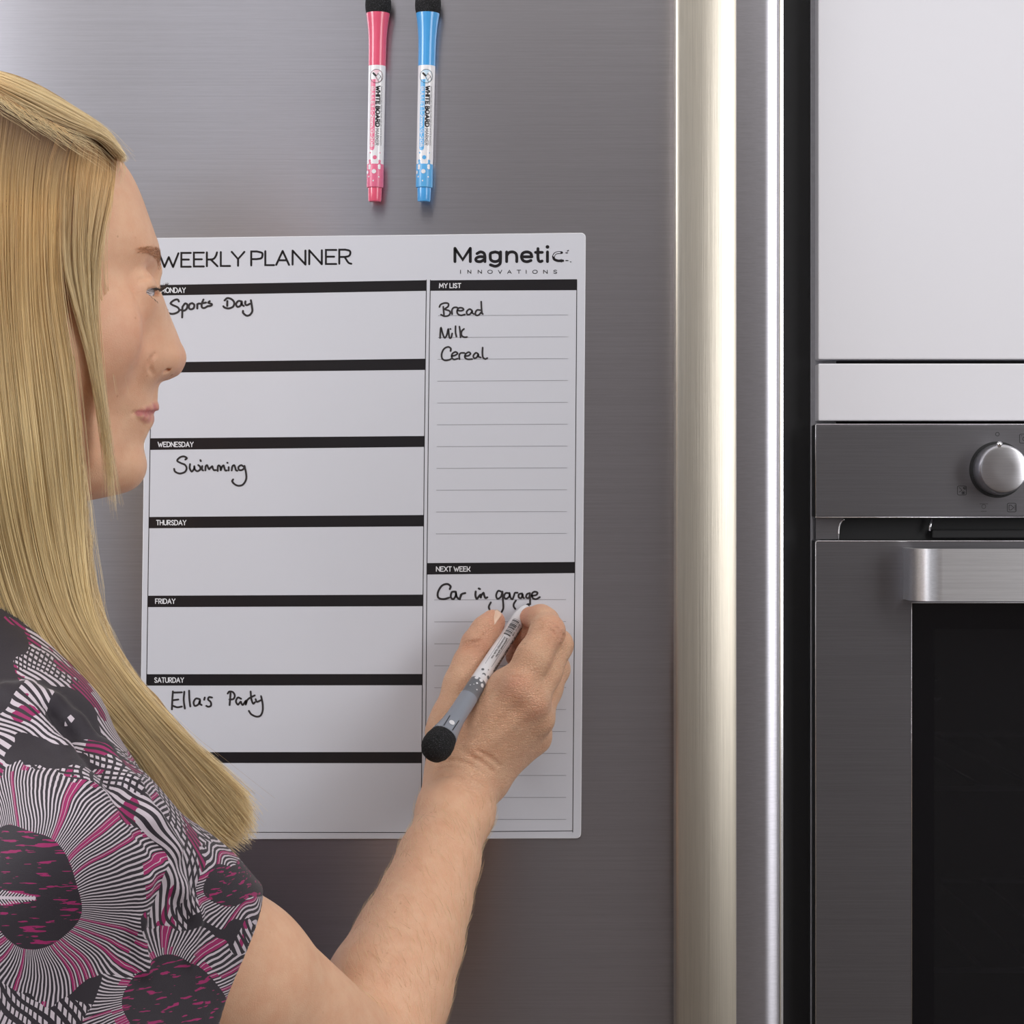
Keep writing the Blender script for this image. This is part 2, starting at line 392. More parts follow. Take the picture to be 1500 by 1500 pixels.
lathe_y('knob_recess', kc, [(-.001, kr+.0012), (.0004, kr+.0012), (.0006, kr)], M['black_rubber'], cp)
knob = lathe_y('knob', kc, [(.0005, kr-.001), (.004, kr-.0006), (.016, kr-.0014), (.0195, kr-.0017), (.0208, kr-.0026), (.0212, kr-.004), (.0214, .006), (.0214, .0005)], M['knob_steel'], oven)
bm = bmesh.new(); bmesh.ops.create_uvsphere(bm, u_segments=20, v_segments=12, radius=.0021)
bmesh.ops.translate(bm, verts=bm.verts[:], vec=(P(1464, 0, -ky).x, ky-.0004, P(0, 651, -ky).z)); bmobj('knob_pointer', bm, M['bright_edge'], knob, True)
# ------------------------------------------------------------------ pen-stroke lettering (ribbons with round ends)
def catmull(pts, n=5):
    pts = [Vector(p) for p in pts]
    if len(pts) < 3: return pts
    q = [pts[0]*2-pts[1]] + pts + [pts[-1]*2-pts[-2]]
    out = []
    for i in range(1, len(q)-2):
        a, b, c, d = q[i-1:i+3]
        for k in range(n):
            u = k/n
            out.append(.5*((2*b)+(c-a)*u+(2*a-5*b+4*c-d)*u*u+(3*b-a-3*c+d)*u**3))
    out.append(pts[-1]); return out
LIFT = [0]
def ribbon(vs, fs, pts, w, mapf, caps=8):
    """one mitred strip per stroke with round ends; strokes that cross lie a hair apart. pts 2-D in sheet units"""
    h = w/2
    pp = [pts[0]]
    for p in pts[1:]:
        if (p-pp[-1]).length > w*.02: pp.append(p)
    n = len(pp)
    if n < 2: return
    closed = (pp[0]-pp[-1]).length < w*.05 and n > 3
    LIFT[0] = (LIFT[0]+1) % 5; lf = Vector((0, -1e-5*LIFT[0], 0))
    base = len(vs)
    dirs = [(pp[i+1]-pp[i]).normalized() for i in range(n-1)]
    runs = []
    def emit(i, d0, d1):
        nn = Vector((-(d0+d1).y, (d0+d1).x))
        if nn.length < 1e-6: nn = Vector((-d0.y, d0.x))
        nn.normalize(); c = max(.35, nn.dot(Vector((-d1.y, d1.x))))
        nn *= min(h/c, h*1.35)
        k = len(vs); vs.append(mapf(*(pp[i]+nn))+lf); vs.append(mapf(*(pp[i]-nn))+lf); return k
    ks = []
    for i in range(n):
        d1 = dirs[min(i, n-2)]; d0 = dirs[max(i-1, 0)]
        if closed and i in (0, n-1): d0, d1 = dirs[-1], dirs[0]
        if 0 < i < n-1 and d0.dot(d1) < -.55 and caps:      # very sharp turn: end one strip, start another
            k0 = emit(i, d0, d0); runs.append(ks+[k0]); 
            k = len(vs); m = 8
            vs.extend(mapf(pp[i].x+h*math.cos(2*math.pi*j/m), pp[i].y+h*math.sin(2*math.pi*j/m))+lf*1.6+Vector((0, -4e-6, 0)) for j in range(m)); fs.append(tuple(range(k, k+m)))
            ks = [emit(i, d1, d1)]
        else: ks.append(emit(i, d0, d1))
    runs.append(ks)
    for r in runs:
        for a, b in zip(r, r[1:]): fs.append((a, b, b+1, a+1))
    if caps and not closed:
        for i, d in ((0, -dirs[0]), (n-1, dirs[-1])):
            nn = Vector((-d.y, d.x)); k = len(vs); m = max(3, caps//2+1)
            vs.extend(mapf(*(pp[i]+(nn*math.cos(math.pi*j/m)*1.0+d*math.sin(math.pi*j/m))*h))+lf for j in range(m+1)); fs.append(tuple(range(k, k+m+1)))
G = {}
def g(ch, w, *strokes): G[ch] = (w, strokes)
# strokes: ('l'|'s', points) in a box of cap height 1, y up
O_ = [(.5, 1), (.2, .93), (.03, .7), (0, .5), (.03, .3), (.2, .07), (.5, 0), (.8, .07), (.97, .3), (1, .5), (.97, .7), (.8, .93), (.5, 1)]
g('A', .8, ('l', [(0, 0), (.5, 1), (1, 0)]), ('l', [(.17, .33), (.83, .33)]))
g('B', .6, ('l', [(0, 0), (0, 1), (.5, 1)]), ('s', [(.5, 1), (.85, .9), (.85, .62), (.5, .52)]), ('l', [(0, .52), (.5, .52)]), ('s', [(.5, .52), (1, .42), (1, .1), (.5, 0)]), ('l', [(.5, 0), (0, 0)]))
g('C', .8, ('s', [(1, .82), (.7, 1), (.3, .96), (.03, .7), (.03, .3), (.3, .04), (.7, 0), (1, .18)]))
g('D', .75, ('l', [(.4, 0), (0, 0), (0, 1), (.4, 1)]), ('s', [(.4, 1), (.8, .88), (1, .5), (.8, .12), (.4, 0)]))
g('E', .6, ('l', [(1, 1), (0, 1), (0, 0), (1, 0)]), ('l', [(0, .52), (.8, .52)]))
g('F', .55, ('l', [(1, 1), (0, 1), (0, 0)]), ('l', [(0, .5), (.8, .5)]))
g('G', .8, ('s', [(1, .82), (.7, 1), (.3, .96), (.03, .7), (.03, .3), (.3, .04), (.7, 0), (1, .2)]), ('l', [(1, .2), (1, .48), (.6, .48)]))
g('H', .7, ('l', [(0, 0), (0, 1)]), ('l', [(1, 0), (1, 1)]), ('l', [(0, .5), (1, .5)]))
g('I', .08, ('l', [(.5, 0), (.5, 1)]))
g('K', .65, ('l', [(0, 0), (0, 1)]), ('s', [(.95, 1), (.85, .75), (.6, .52), (.1, .48)]), ('l', [(.35, .5), (1, 0)]))
g('L', .55, ('l', [(0, 1), (0, 0), (1, 0)]))
g('M', .9, ('l', [(0, 0), (.08, 1), (.5, .25), (.92, 1), (1, 0)]))
g('N', .75, ('l', [(0, 0), (0, 1), (1, 0), (1, 1)]))
g('O', .85, ('s', O_))
g('P', .6, ('l', [(0, 0), (0, 1), (.5, 1)]), ('s', [(.5, 1), (.95, .9), (1, .72), (.9, .52), (.5, .45)]), ('l', [(.5, .45), (0, .45)]))
g('R', .65, ('l', [(0, 0), (0, 1), (.5, 1)]), ('s', [(.5, 1), (.85, .92), (.92, .75), (.8, .55), (.45, .48)]), ('l', [(.45, .48), (0, .48)]), ('s', [(.45, .48), (.65, .2), (.8, .05), (1, 0)]))
g('S', .55, ('s', [(.95, .85), (.6, 1), (.15, .92), (.05, .7), (.35, .54), (.75, .42), (.98, .22), (.8, .04), (.4, 0), (0, .15)]))
g('T', .65, ('l', [(0, 1), (1, 1)]), ('l', [(.5, 1), (.5, 0)]))
g('U', .7, ('s', [(0, 1), (0, .4), (.15, .08), (.5, 0), (.85, .08), (1, .4), (1, 1)]))
g('V', .75, ('l', [(0, 1), (.5, 0), (1, 1)]))
g('W', 1.1, ('l', [(0, 1), (.28, 0), (.5, .72), (.72, 0), (1, 1)]))
g('X', .7, ('l', [(0, 0), (1, 1)]), ('l', [(0, 1), (1, 0)]))
g('Y', .7, ('l', [(0, 1), (.5, .48), (1, 1)]), ('l', [(.5, .48), (.5, 0)]))
g('0', .6, ('s', O_)); g('1', .25, ('l', [(0, .8), (.6, 1), (.6, 0)]))
g('2', .6, ('s', [(0, .78), (.25, 1), (.75, 1), (.95, .75), (.7, .45), (0, 0)]), ('l', [(0, 0), (1, 0)]))
g('8', .6, ('s', [(.5, .53), (.12, .62), (.1, .9), (.5, 1), (.9, .9), (.88, .62), (.5, .53), (.05, .4), (.05, .1), (.5, 0), (.95, .1), (.95, .4), (.5, .53)]))
g('-', .3, ('l', [(0, .45), (1, .45)])); g('/', .35, ('l', [(0, -.05), (1, 1.05)])); g('.', .05, ('l', [(.5, 0), (.5, .03)]))
xh = .7
lc_a = [(1, .55), (.7, .7), (.2, .65), (0, .35), (.2, .03), (.7, 0), (1, .2)]
g('a', .5, ('s', lc_a), ('l', [(1, .7), (1, 0)])); g('c', .48, ('s', [(1, .6), (.6, .7), (.1, .6), (0, .35), (.1, .08), (.6, 0), (1, .1)]))
g('e', .52, ('s', [(0, .36), (1, .38), (.85, .65), (.4, .7), (.05, .5), (.05, .2), (.4, 0), (.95, .1)]))
g('f', .35, ('s', [(1, 1), (.5, .95), (.4, .75), (.4, 0)]), ('l', [(0, .65), (.9, .65)]))
g('h', .5, ('l', [(0, 1), (0, 0)]), ('s', [(0, .45), (.4, .7), (.9, .6), (1, .4), (1, 0)])); g('i', .08, ('l', [(.5, .68), (.5, 0)]), ('l', [(.5, .93), (.5, .96)]))
g('k', .48, ('l', [(0, 1), (0, 0)]), ('l', [(.9, .68), (0, .3)]), ('l', [(.25, .4), (1, 0)])); g('l', .08, ('l', [(.5, 1), (.5, 0)]))
g('m', .8, ('l', [(0, .68), (0, 0)]), ('s', [(0, .5), (.25, .7), (.48, .55), (.5, .3), (.5, 0)]), ('s', [(.5, .5), (.75, .7), (.98, .55), (1, .3), (1, 0)]))
g('n', .5, ('l', [(0, .68), (0, 0)]), ('s', [(0, .45), (.4, .7), (.9, .6), (1, .4), (1, 0)])); g('o', .55, ('s', [(x, y*.7) for x, y in O_]))
g('p', .52, ('l', [(0, .68), (0, -.3)]), ('s', [(0, .55), (.4, .7), (.9, .6), (1, .35), (.9, .08), (.4, 0), (0, .15)]))
g('r', .3, ('l', [(0, .68), (0, 0)]), ('s', [(0, .4), (.4, .65), (1, .68)])); g('s', .42, ('s', [(.95, .6), (.5, .7), (.1, .58), (.3, .4), (.8, .28), (.9, .1), (.5, 0), (0, .08)]))
g('t', .3, ('s', [(.4, .95), (.4, .3), (.5, .03), (1, 0)]), ('l', [(0, .68), (.95, .68)])); g('u', .5, ('s', [(0, .68), (0, .25), (.3, 0), (.7, .05), (1, .3)]), ('l', [(1, .68), (1, 0)]))
g('y', .5, ('l', [(0, .68), (.5, .05)]), ('l', [(1, .68), (.35, -.3)])); g('z', .45, ('l', [(0, .68), (1, .68), (0, 0), (1, 0)])); g('d', .5, ('s', lc_a), ('l', [(1, 1), (1, 0)]))
def glyph(vs, fs, ch, x0, x1, y0, y1, w, mapf, n=4, slant=0):
    """x0..x1 box; y0 baseline, y1 cap line, in sheet units"""
    for kind, pts in G[ch][1]:
        pp = [Vector((x0+(x1-x0)*a+slant*b*(y1-y0), y0+(y1-y0)*b)) for a, b in pts]
        if kind == 's': pp = catmull(pp, n)
        ribbon(vs, fs, pp, w, mapf, 6)
def text(vs, fs, s, x0, x1, y0, y1, w, mapf, gap=.22, n=3):
    tot = sum((G[c][0]+gap) if c != ' ' else .35 for c in s)-gap
    k = (x1-x0)/tot; x = x0
    for c in s:
        if c == ' ': x += .35*k; continue
        glyph(vs, fs, c, x, x+G[c][0]*k, y0, y1, w, mapf, n); x += (G[c][0]+gap)*k
# ------------------------------------------------------------------ the planner
M['planner_white'] = NT('planner_white').set(Base_Color=lin((211, 212, 220)), Roughness=.22).m
M['planner_edge'] = plain('planner_edge', (240, 240, 243), .3)
M['print_black'] = NT('print_black').set(Base_Color=lin((32, 30, 33)), Roughness=.30).m
M['print_grey'] = plain('print_grey', (120, 120, 128), .4)
M['print_white'] = plain('print_white', (232, 232, 236), .3)
M['marker_ink'] = plain('marker_ink', (46, 42, 44), .45)
dB = .0012
planner = tag(empty('weekly_planner', P(530, 1229, dB/2)), 'white magnetic weekly planner sheet with black day bars and handwriting, stuck on fridge door', 'planner')
corn = [(215, 349), (858, 341), (851, 1228), (203.5, 1229.5)]
out = []
for i in range(4):
    c = Vector(corn[i]); a = (Vector(corn[i-1])-c).normalized(); b = (Vector(corn[(i+1) % 4])-c).normalized(); r = 7
    ctr = c+a*r+b*r
    for k in range(6):
        u = k/5*math.pi/2; out.append(ctr-b*r*math.cos(u)-a*r*math.sin(u))
n = len(out)
vs = [P(p.x, p.y, dB) for p in out]; vb = [Vector((v.x, -.0001, v.z)) for v in vs]
inner = [P(p.x+(530-p.x)*.0016, p.y+(785-p.y)*.0012, dB+.0001) for p in out]
sheet = obj('sheet', inner+vs+vb, [tuple(range(n))]+[(n+i, n+(i+1) % n, (i+1) % n, i) for i in range(n)]+[(2*n+i, 2*n+(i+1) % n, n+(i+1) % n, n+i) for i in range(n)]+[tuple(range(2*n, 3*n))[::-1]], M['planner_white'], planner)
sheet.data.materials.append(M['planner_edge'])
for i, p in enumerate(sheet.data.polygons):
    if i > 0: p.material_index = 1
def lay(dd): return lambda x, y: P(x, y, dB+dd)
def itp(y, tab):
    for (a, xa), (b, xb) in zip(tab, tab[1:]):
        if y <= b or (b, xb) == tab[-1]: return xa+(xb-xa)*(y-a)/(b-a)
LX = [(410, 224.5), (640, 220), (1000, 214.7), (1219, 212)]
RX = [(410, 624.6), (640, 621.8), (1000, 618.6), (1219, 616.8)]
L2 = [(410, 630.4), (540, 628.4), (842, 625.3), (1219, 622.6)]
R2 = [(410, 845), (842, 842), (1219, 839)]
bars = [(417.7, 433, 410.4, 426), (530.9, 546, 525.4, 541.8), (642, 659, 638.6, 654.6), (757.3, 773.8, 754.4, 771), (872.6, 889.3, 871, 887.9), (987.6, 1004.3, 987.3, 1003.7), (1101.8, 1117.6, 1101.6, 1117.9)]
f1 = lay(.00018)
def quad(name, pts, mat, dd=.00018):
    f = lay(dd); return obj(name, [f(*p) for p in pts], [(3, 2, 1, 0)], mat, planner)
for a, b, c, d in bars:
    quad('header_bar', [(itp(a, LX), a), (itp(c, RX), c), (itp(d, RX), d), (itp(b, LX), b)], M['print_black'])
for a, b, c, d in ((410.6, 425.9, 409, 425), (824.8, 841.6, 823.2, 839.5)):
    quad('header_bar', [(itp(a, L2), a), (itp(c, R2), c), (itp(d, R2), d), (itp(b, L2), b)], M['print_black'])
vs, fs = [], []
def line(pts, w): ribbon(vs, fs, [Vector(p) for p in pts], w, f1, 4)
line([(x, y) for y, x in LX]+[(616.8, 1219.5)], 1.0); line([(x, y) for y, x in RX], 1.0)
line([(x, y) for y, x in L2]+[(839, 1217)], 1.0); line([(x, y) for y, x in R2], 1.0)
obj('border_lines', vs, fs, M['print_black'], planner)
vs, fs = [], []
ys1 = [462.5+i*31.95 for i in range(11)]
ys2 = [878.8+i*32.15 for i in range(11)]
for ys, xa, xb in ((ys1, 642, 832), (ys2, 636.5, 829)):
    for i, y in enumerate(ys):
        a = xa-(y-462)*.01 if ys is ys1 else xa; b = xb-(y-462)*.005 if ys is ys1 else xb
        sl = -1.2*(1-(y-450)/760)
        x = a
        while x < b:
            yy = y+sl*(x-a)/(b-a); ribbon(vs, fs, [Vector((x, yy)), Vector((min(x+1.5, b), yy))], .8, f1, 0); x += 2.2
tag(obj('ruled_lines', vs, fs, M['print_grey'], planner), kind='stuff')
# printed lettering
def word(name, mat, dd=.0002):
    v, f = [], []
    return v, f, lay(dd), (lambda: obj(name, v, f, mat, planner))
v, f, mp, done = word('title_lettering', M['print_black'])
for ch, a, b in zip('WEEKLYPLANNER', [40, 203, 295, 390, 492, 572, 715, 818, 898, 1018, 1140, 1262, 1360], [182, 272, 368, 468, 560, 665, 797, 882, 992, 1112, 1232, 1338, 1448]):
    xa, xb = 225+a/5, 225+b/5; m = (a+b)/2
    base = 355+(186-(m-80)*26/1370)/5; top = 355+(76-(m-80)*28/1370)/5
    glyph(v, f, ch, xa, xb, base-.9, top+.9, 2.9, mp, 6)
done()
for s_, a, b, y1, y0 in (('MONDAY', 236.2, 271.5, 421.6, 428.6), ('WEDNESDAY', 231.5, 283, 647.6, 654.4), ('THURSDAY', 229.2, 272.4, 762.2, 769), ('FRIDAY', 227.8, 256.4, 877.3, 884), ('SATURDAY', 226.6, 269, 992.8, 999.6), ('MY LIST', 643.6, 675, 415.2, 421.6), ('NEXT WEEK', 639.2, 688.6, 830.2, 836.8)):
    v, f, mp, done = word('header_lettering', M['print_white'], .0003); text(v, f, s_, a, b, y0, y1, 1.25, mp); done()
def zoomed(strokes, ox, oy_, sc, w, name, mat, dd=.00026, n=5):
    v, f, mp, done = word(name, mat, dd)
    for st in strokes:
        kind = 's'
        if st[0] == 'l': kind, st = 'l', st[1:]
        pp = [Vector((ox+a/sc, oy_+b/sc)) for a, b in st]
        if kind == 's': pp = catmull(pp, n)
        ribbon(v, f, pp, w/sc, mp, 8)
    return done()
def Q(s_):
    """'x,y x,y; x,y ...' -> strokes"""
    r = []
    for st in s_.split(';'):
        st = st.split(); k = []
        if st[0] == 'l': k = ['l']; st = st[1:]
        r.append(k+[tuple(float(q) for q in p.split(',')) for p in st])
    return r
zoomed(Q('l 90,262 90,108 180,240 268,108 268,262;345,170 385,150 425,165 437,205 437,240 437,262;430,208 375,205 335,225 340,255 385,262 430,238;555,150 505,165 498,205 508,245 555,262 600,245 612,205 600,165 555,150;617,150 617,240 608,290 560,315 500,300;l 688,150 688,262;690,190 715,158 760,150 795,170 805,210 805,240 805,262;l 865,206 980,206;980,206 965,165 920,150 875,165 860,208 880,250 925,263 970,248;1050,112 1050,200 1056,245 1075,262 1098,255;l 1022,155 1100,155;l 1160,150 1160,262'), 655, 350, 7.895, 33, 'logo_lettering', M['print_black'])
zoomed(Q('l 1160,92 1161,92'), 655, 350, 7.895, 42, 'logo_lettering', M['print_black'])
zoomed(Q('1325,158 1280,158 1245,172 1228,205;1228,205 1240,236 1280,252 1312,252;l 1333,252 1338,252'), 655, 350, 7.895, 29, 'magnet_emblem', M['print_black'])
zoomed(Q('1305,158 1280,158 1250,170 1232,197'), 655, 350, 7.895, 14, 'magnet_emblem', M['planner_white'], .00032)
zoomed(Q('l 1372,160 1392,160;l 1390,140 1404,132;l 1372,250 1398,249;l 1426,264 1432,266;l 1320,236 1320,268'), 655, 350, 7.895, 10, 'magnet_emblem', M['print_black'], .00034)
v, f, mp, done = word('logo_lettering', M['print_black'])
for ch, a, b in zip('INNOVATIONS', [150, 238, 358, 470, 592, 698, 808, 909, 990, 1115, 1232], [160, 275, 398, 522, 632, 742, 850, 919, 1042, 1158, 1268]):
    glyph(v, f, ch, 655+a/7.895, 655+b/7.895, 350+399/7.895, 350+361/7.895, .95, mp, 5)
done()
# handwriting
H = lambda s_, ox, oy_, sc, w: zoomed(Q(s_), ox, oy_, sc, w*1.1, 'handwriting', M['marker_ink'])
H('270,165 250,137 200,147 150,190 180,218 250,250 275,290 250,325 180,348 115,335 85,310 100,292;322,245 320,330 318,400;300,290 345,300 385,270 395,215 362,195 330,235;465,190 430,205 415,250 440,280 485,265 495,215 465,190;l 540,268 540,205;540,215 560,197 600,200;630,138 605,200 607,248 640,262 690,236;l 602,195 668,182;722,162 702,185 752,205 740,228 692,235', 235, 425, 10, 27)
H('l 980,160 978,232;940,150 980,117 1040,132 1080,180 1065,240 1000,268 940,255 922,236;1190,165 1140,160 1108,205 1130,245 1175,225 1190,170 1195,210 1220,232;1245,165 1242,200 1265,220 1310,200;1325,148 1340,240 1345,310 1310,362 1260,373 1212,335 1210,305', 235, 425, 10, 27)
H('318,158 343,132 290,102 220,122 175,178 240,220 310,250 340,310 310,375 220,403 140,372 120,322;400,238 395,310 430,368 470,320 475,275 485,330 530,363 580,330 575,282 545,255;615,272 612,330 630,350;l 583,168 590,186;670,348 674,280 700,257 715,290 735,328 752,310 790,277 800,310 820,343 855,343;886,358 890,280 910,262 935,290 940,346 960,290 990,262 1005,310 1020,348 1045,350;1080,292 1080,350;l 1056,213 1060,216;1132,350 1145,280 1175,257 1195,300 1205,340 1230,355;1350,290 1300,257 1252,290 1262,338 1310,343 1355,310;1358,270 1385,400 1385,510 1330,597 1250,618 1182,590 1142,540 1158,508', 245, 660, 12, 30)
H('128,75 120,200 114,330;l 135,92 255,88;l 130,200 205,190;130,280 190,300 255,290;290,80 282,200 298,318;358,65 362,180 375,288;510,185 455,177 422,230 440,280 490,258 512,200 512,250 535,268;l 580,162 572,193;683,162 642,157 627,190 663,225 668,275 630,293 602,280', 240, 1005, 9.677, 24)
H('945,98 940,180 932,268;905,105 930,77 980,87 1005,135 985,183 930,190;1095,180 1050,162 1022,215 1050,263 1088,222 1102,250 1122,265 1162,208 1160,262 1182,200 1215,168;1230,77 1240,180 1265,248 1290,230;l 1222,165 1288,132;1300,185 1320,223 1375,200;1378,142 1400,250 1400,350 1370,418 1310,432 1240,400 1205,352', 240, 1005, 9.677, 24)
H('l 215,215 230,390;130,220 160,165 250,132 325,147 320,210 250,268 340,300 368,350 330,408 240,423 165,388;410,378 405,290 440,237 500,227 530,240;522,292 600,305 660,280 630,242 560,242 520,300 532,370 600,403 690,385;840,290 790,267 730,320 742,383 800,378 850,312 852,350 888,375;1030,290 960,287 922,340 932,398 990,398 1045,340;1048,103 1055,250 1065,350 1083,373', 635, 435, 15, 34)
H('145,900 150,780 165,675 200,800 245,897 290,840 325,705 340,830 355,900 390,888 410,803;l 370,702 375,706;485,642 485,780 505,873;570,652 588,780 595,886;670,702 622,750 612,820 640,868 690,884 738,880', 635, 435, 15, 34)
H('375,1188 380,1132 320,1097 230,1142 180,1250 190,1348 250,1393 340,1383 383,1362;402,1300 480,1280 528,1240 480,1207 412,1250 402,1330 450,1373 530,1355;570,1366 566,1280 600,1232 680,1230;692,1300 770,1290 813,1245 770,1212 702,1260 692,1330 750,1368 850,1365;980,1250 930,1227 877,1290 892,1343 950,1328 985,1262 992,1310 1038,1330;1080,1112 1075,1240 1090,1330 1140,1363 1183,1342', 635, 435, 15, 34)
H('255,158 265,122 220,92 150,117 102,200 107,268 170,288 245,270;318,190 280,200 268,260 300,288 333,240 332,192 342,250 375,285 402,240;l 385,290 398,232;398,232 420,218 455,210', 630, 845, 8.824, 24)
H('590,190 587,240 605,283 640,240;l 630,150 645,157;650,230 656,268 662,240 690,207 700,240 715,273 740,265', 630, 845, 8.824, 24)
H('930,195 880,182 854,240 872,283 915,258 932,200;935,190 942,300 947,400 926,453;785,330 760,385 775,433 805,453;1020,210 975,212 957,260 985,283 1025,250 1025,207 1040,268 1065,288 1085,240 1097,208 1130,205;1190,215 1150,225 1147,265 1180,273 1195,225 1202,265 1215,275;1290,210 1252,225 1242,265 1275,273 1290,230;1290,212 1293,290 1293,355;1110,305 1082,350 1082,385 1100,413;1310,245 1370,235 1388,205 1350,192 1317,220 1327,273 1370,288 1418,262', 630, 845, 8.824, 22)

# etched symbols around the oven knob
def etch(strokes, w=.9):
    v, f = [], []
    mp = lambda x, y: Vector((P(x, 0, -oy).x, oy-.00012, P(0, y, -oy).z))
    for st in strokes: ribbon(v, f, [Vector(p) for p in st], w, mp, 4)
    obj('symbol', v, f, M['icon_ink'], cp)
def circ(x, y, r, n=16): return [(x+r*math.cos(2*math.pi*i/n), y+r*math.sin(2*math.pi*i/n)) for i in range(n+1)]
def rsq(x, y, h, r=2):
    out = []
    for cx_, cy_, a0 in ((x+h-r, y-h+r, -90), (x+h-r, y+h-r, 0), (x-h+r, y+h-r, 90), (x-h+r, y-h+r, 180)):
        out += [(cx_+r*math.cos(math.radians(a0+k*30)), cy_+r*math.sin(math.radians(a0+k*30))) for k in range(4)]
    return out+[out[0]]
etch([circ(1461, 636, 2.7)], .8)
etch([rsq(1409, 718.5, 6.6), [(1405, 714), (1409, 718), (1405, 721)], [(1411, 714), (1414, 717)], [(1408, 722), (1414, 722)], [(1411, 719), (1411, 725)], [(1409, 720), (1413, 724)], [(1413, 720), (1409, 724)], circ(1413, 715, 1.6, 8)], .8)
etch([circ(1441, 742, 3, 12), [(1437, 749), (1445, 749)], [(1435, 738), (1447, 738)]], .5)
etch([rsq(1482, 743.5, 6.4), [(1478, 740), (1478, 747), (1481, 747), (1485, 743.5), (1481, 740), (1478, 740)], [(1487, 739.5), (1487, 747.5)]], .8)
etch([rsq(1500, 642.5, 6.6), circ(1501, 643, 3, 12), [(1496, 638), (1496.8, 638)]], .8)
# ------------------------------------------------------------------ whiteboard markers
t = NT('eraser_foam'); v = t.tex('Object'); n1 = t.noise(v, 900, 2, .7); n2 = t.noise(v, 2200, 1, .5)
t.l(t.ramp(n2, [(.60, lin((20, 20, 22))), (.72, lin((90, 90, 96)))]), t.b.inputs['Base Color']); t.set(Roughness=.95); t.bump(n1, .9, .0012); M['foam'] = t.m
def plastic(name, col): return NT(name).set(Base_Color=lin(col), Roughness=.22, Coat_Weight=.4).m
M['pink'] = plastic('pink_plastic', (230, 92, 122)); M['blue'] = plastic('blue_plastic', (78, 165, 230))
M['grey_p'] = plastic('grey_plastic', (142, 147, 158)); M['label_white'] = plastic('label_white', (233, 232, 236))
M['pink_print'] = plain('pink_print', (226, 112, 145), .3); M['blue_print'] = plain('blue_print', (92, 172, 228), .3); M['grey_print'] = plain('grey_print', (112, 114, 120), .3)
M['pale_pink'] = plain('pale_pink_print', (240, 205, 216), .3); M['pale_blue'] = plain('pale_blue_print', (200, 225, 243), .3)
M['nib'] = plain('black_nib', (15, 15, 17), .7)
def cyl_map(a, b, rfun, lift=.00008):
    ax, e1, e2 = frame_of(a, b)
    # u: metres around the barrel (+ = to the viewer's right when axis a->b points down), t: metres along
    def f(t, u):
        r = rfun(t); q = u/r
        return a+ax*t+(e1*math.cos(q)+e2*math.sin(q))*(r+lift)
    return f
def marker_common(root, a, b, col, colp, k, dots_t, dirn, label_end):
    """cap flare + eraser are at a; k = metres per px"""
def ribbon2(pts, w, f, name, mat, parent, caps=6):
    vs, fs = [], []
    for st in pts: ribbon(vs, fs, st, w, lambda x, y: f(x, y), caps)
    return obj(name, vs, fs, mat, parent)
def patch(outline, f, name, mat, parent, n=1):
    """filled convex-ish outline mapped on the barrel as a fan, subdivided strips across"""
    vs = [f(*p) for p in outline]
    return obj(name, vs, [tuple(range(len(vs)))], mat, parent)
def strip(t0, t1, u0, u1, f, name, mat, parent, nt=1, nu=8):
    vs = [f(t0+(t1-t0)*i/nt, u0+(u1-u0)*j/nu) for i in range(nt+1) for j in range(nu+1)]
    fs = [(i*(nu+1)+j, i*(nu+1)+j+1, (i+1)*(nu+1)+j+1, (i+1)*(nu+1)+j) for i in range(nt) for j in range(nu)]
    return obj(name, vs, fs, mat, parent)
def disc(t, u, r, f, name, mat, parent, rt=None, n=20):
    rt = rt or r
    vs = [f(t, u)]+[f(t+rt*math.cos(2*math.pi*i/n), u+r*math.sin(2*math.pi*i/n)) for i in range(n)]
    return obj(name, vs, [(0, 1+i, 1+(i+1) % n) for i in range(n)], mat, parent)
kk = K*(D-.009)/D
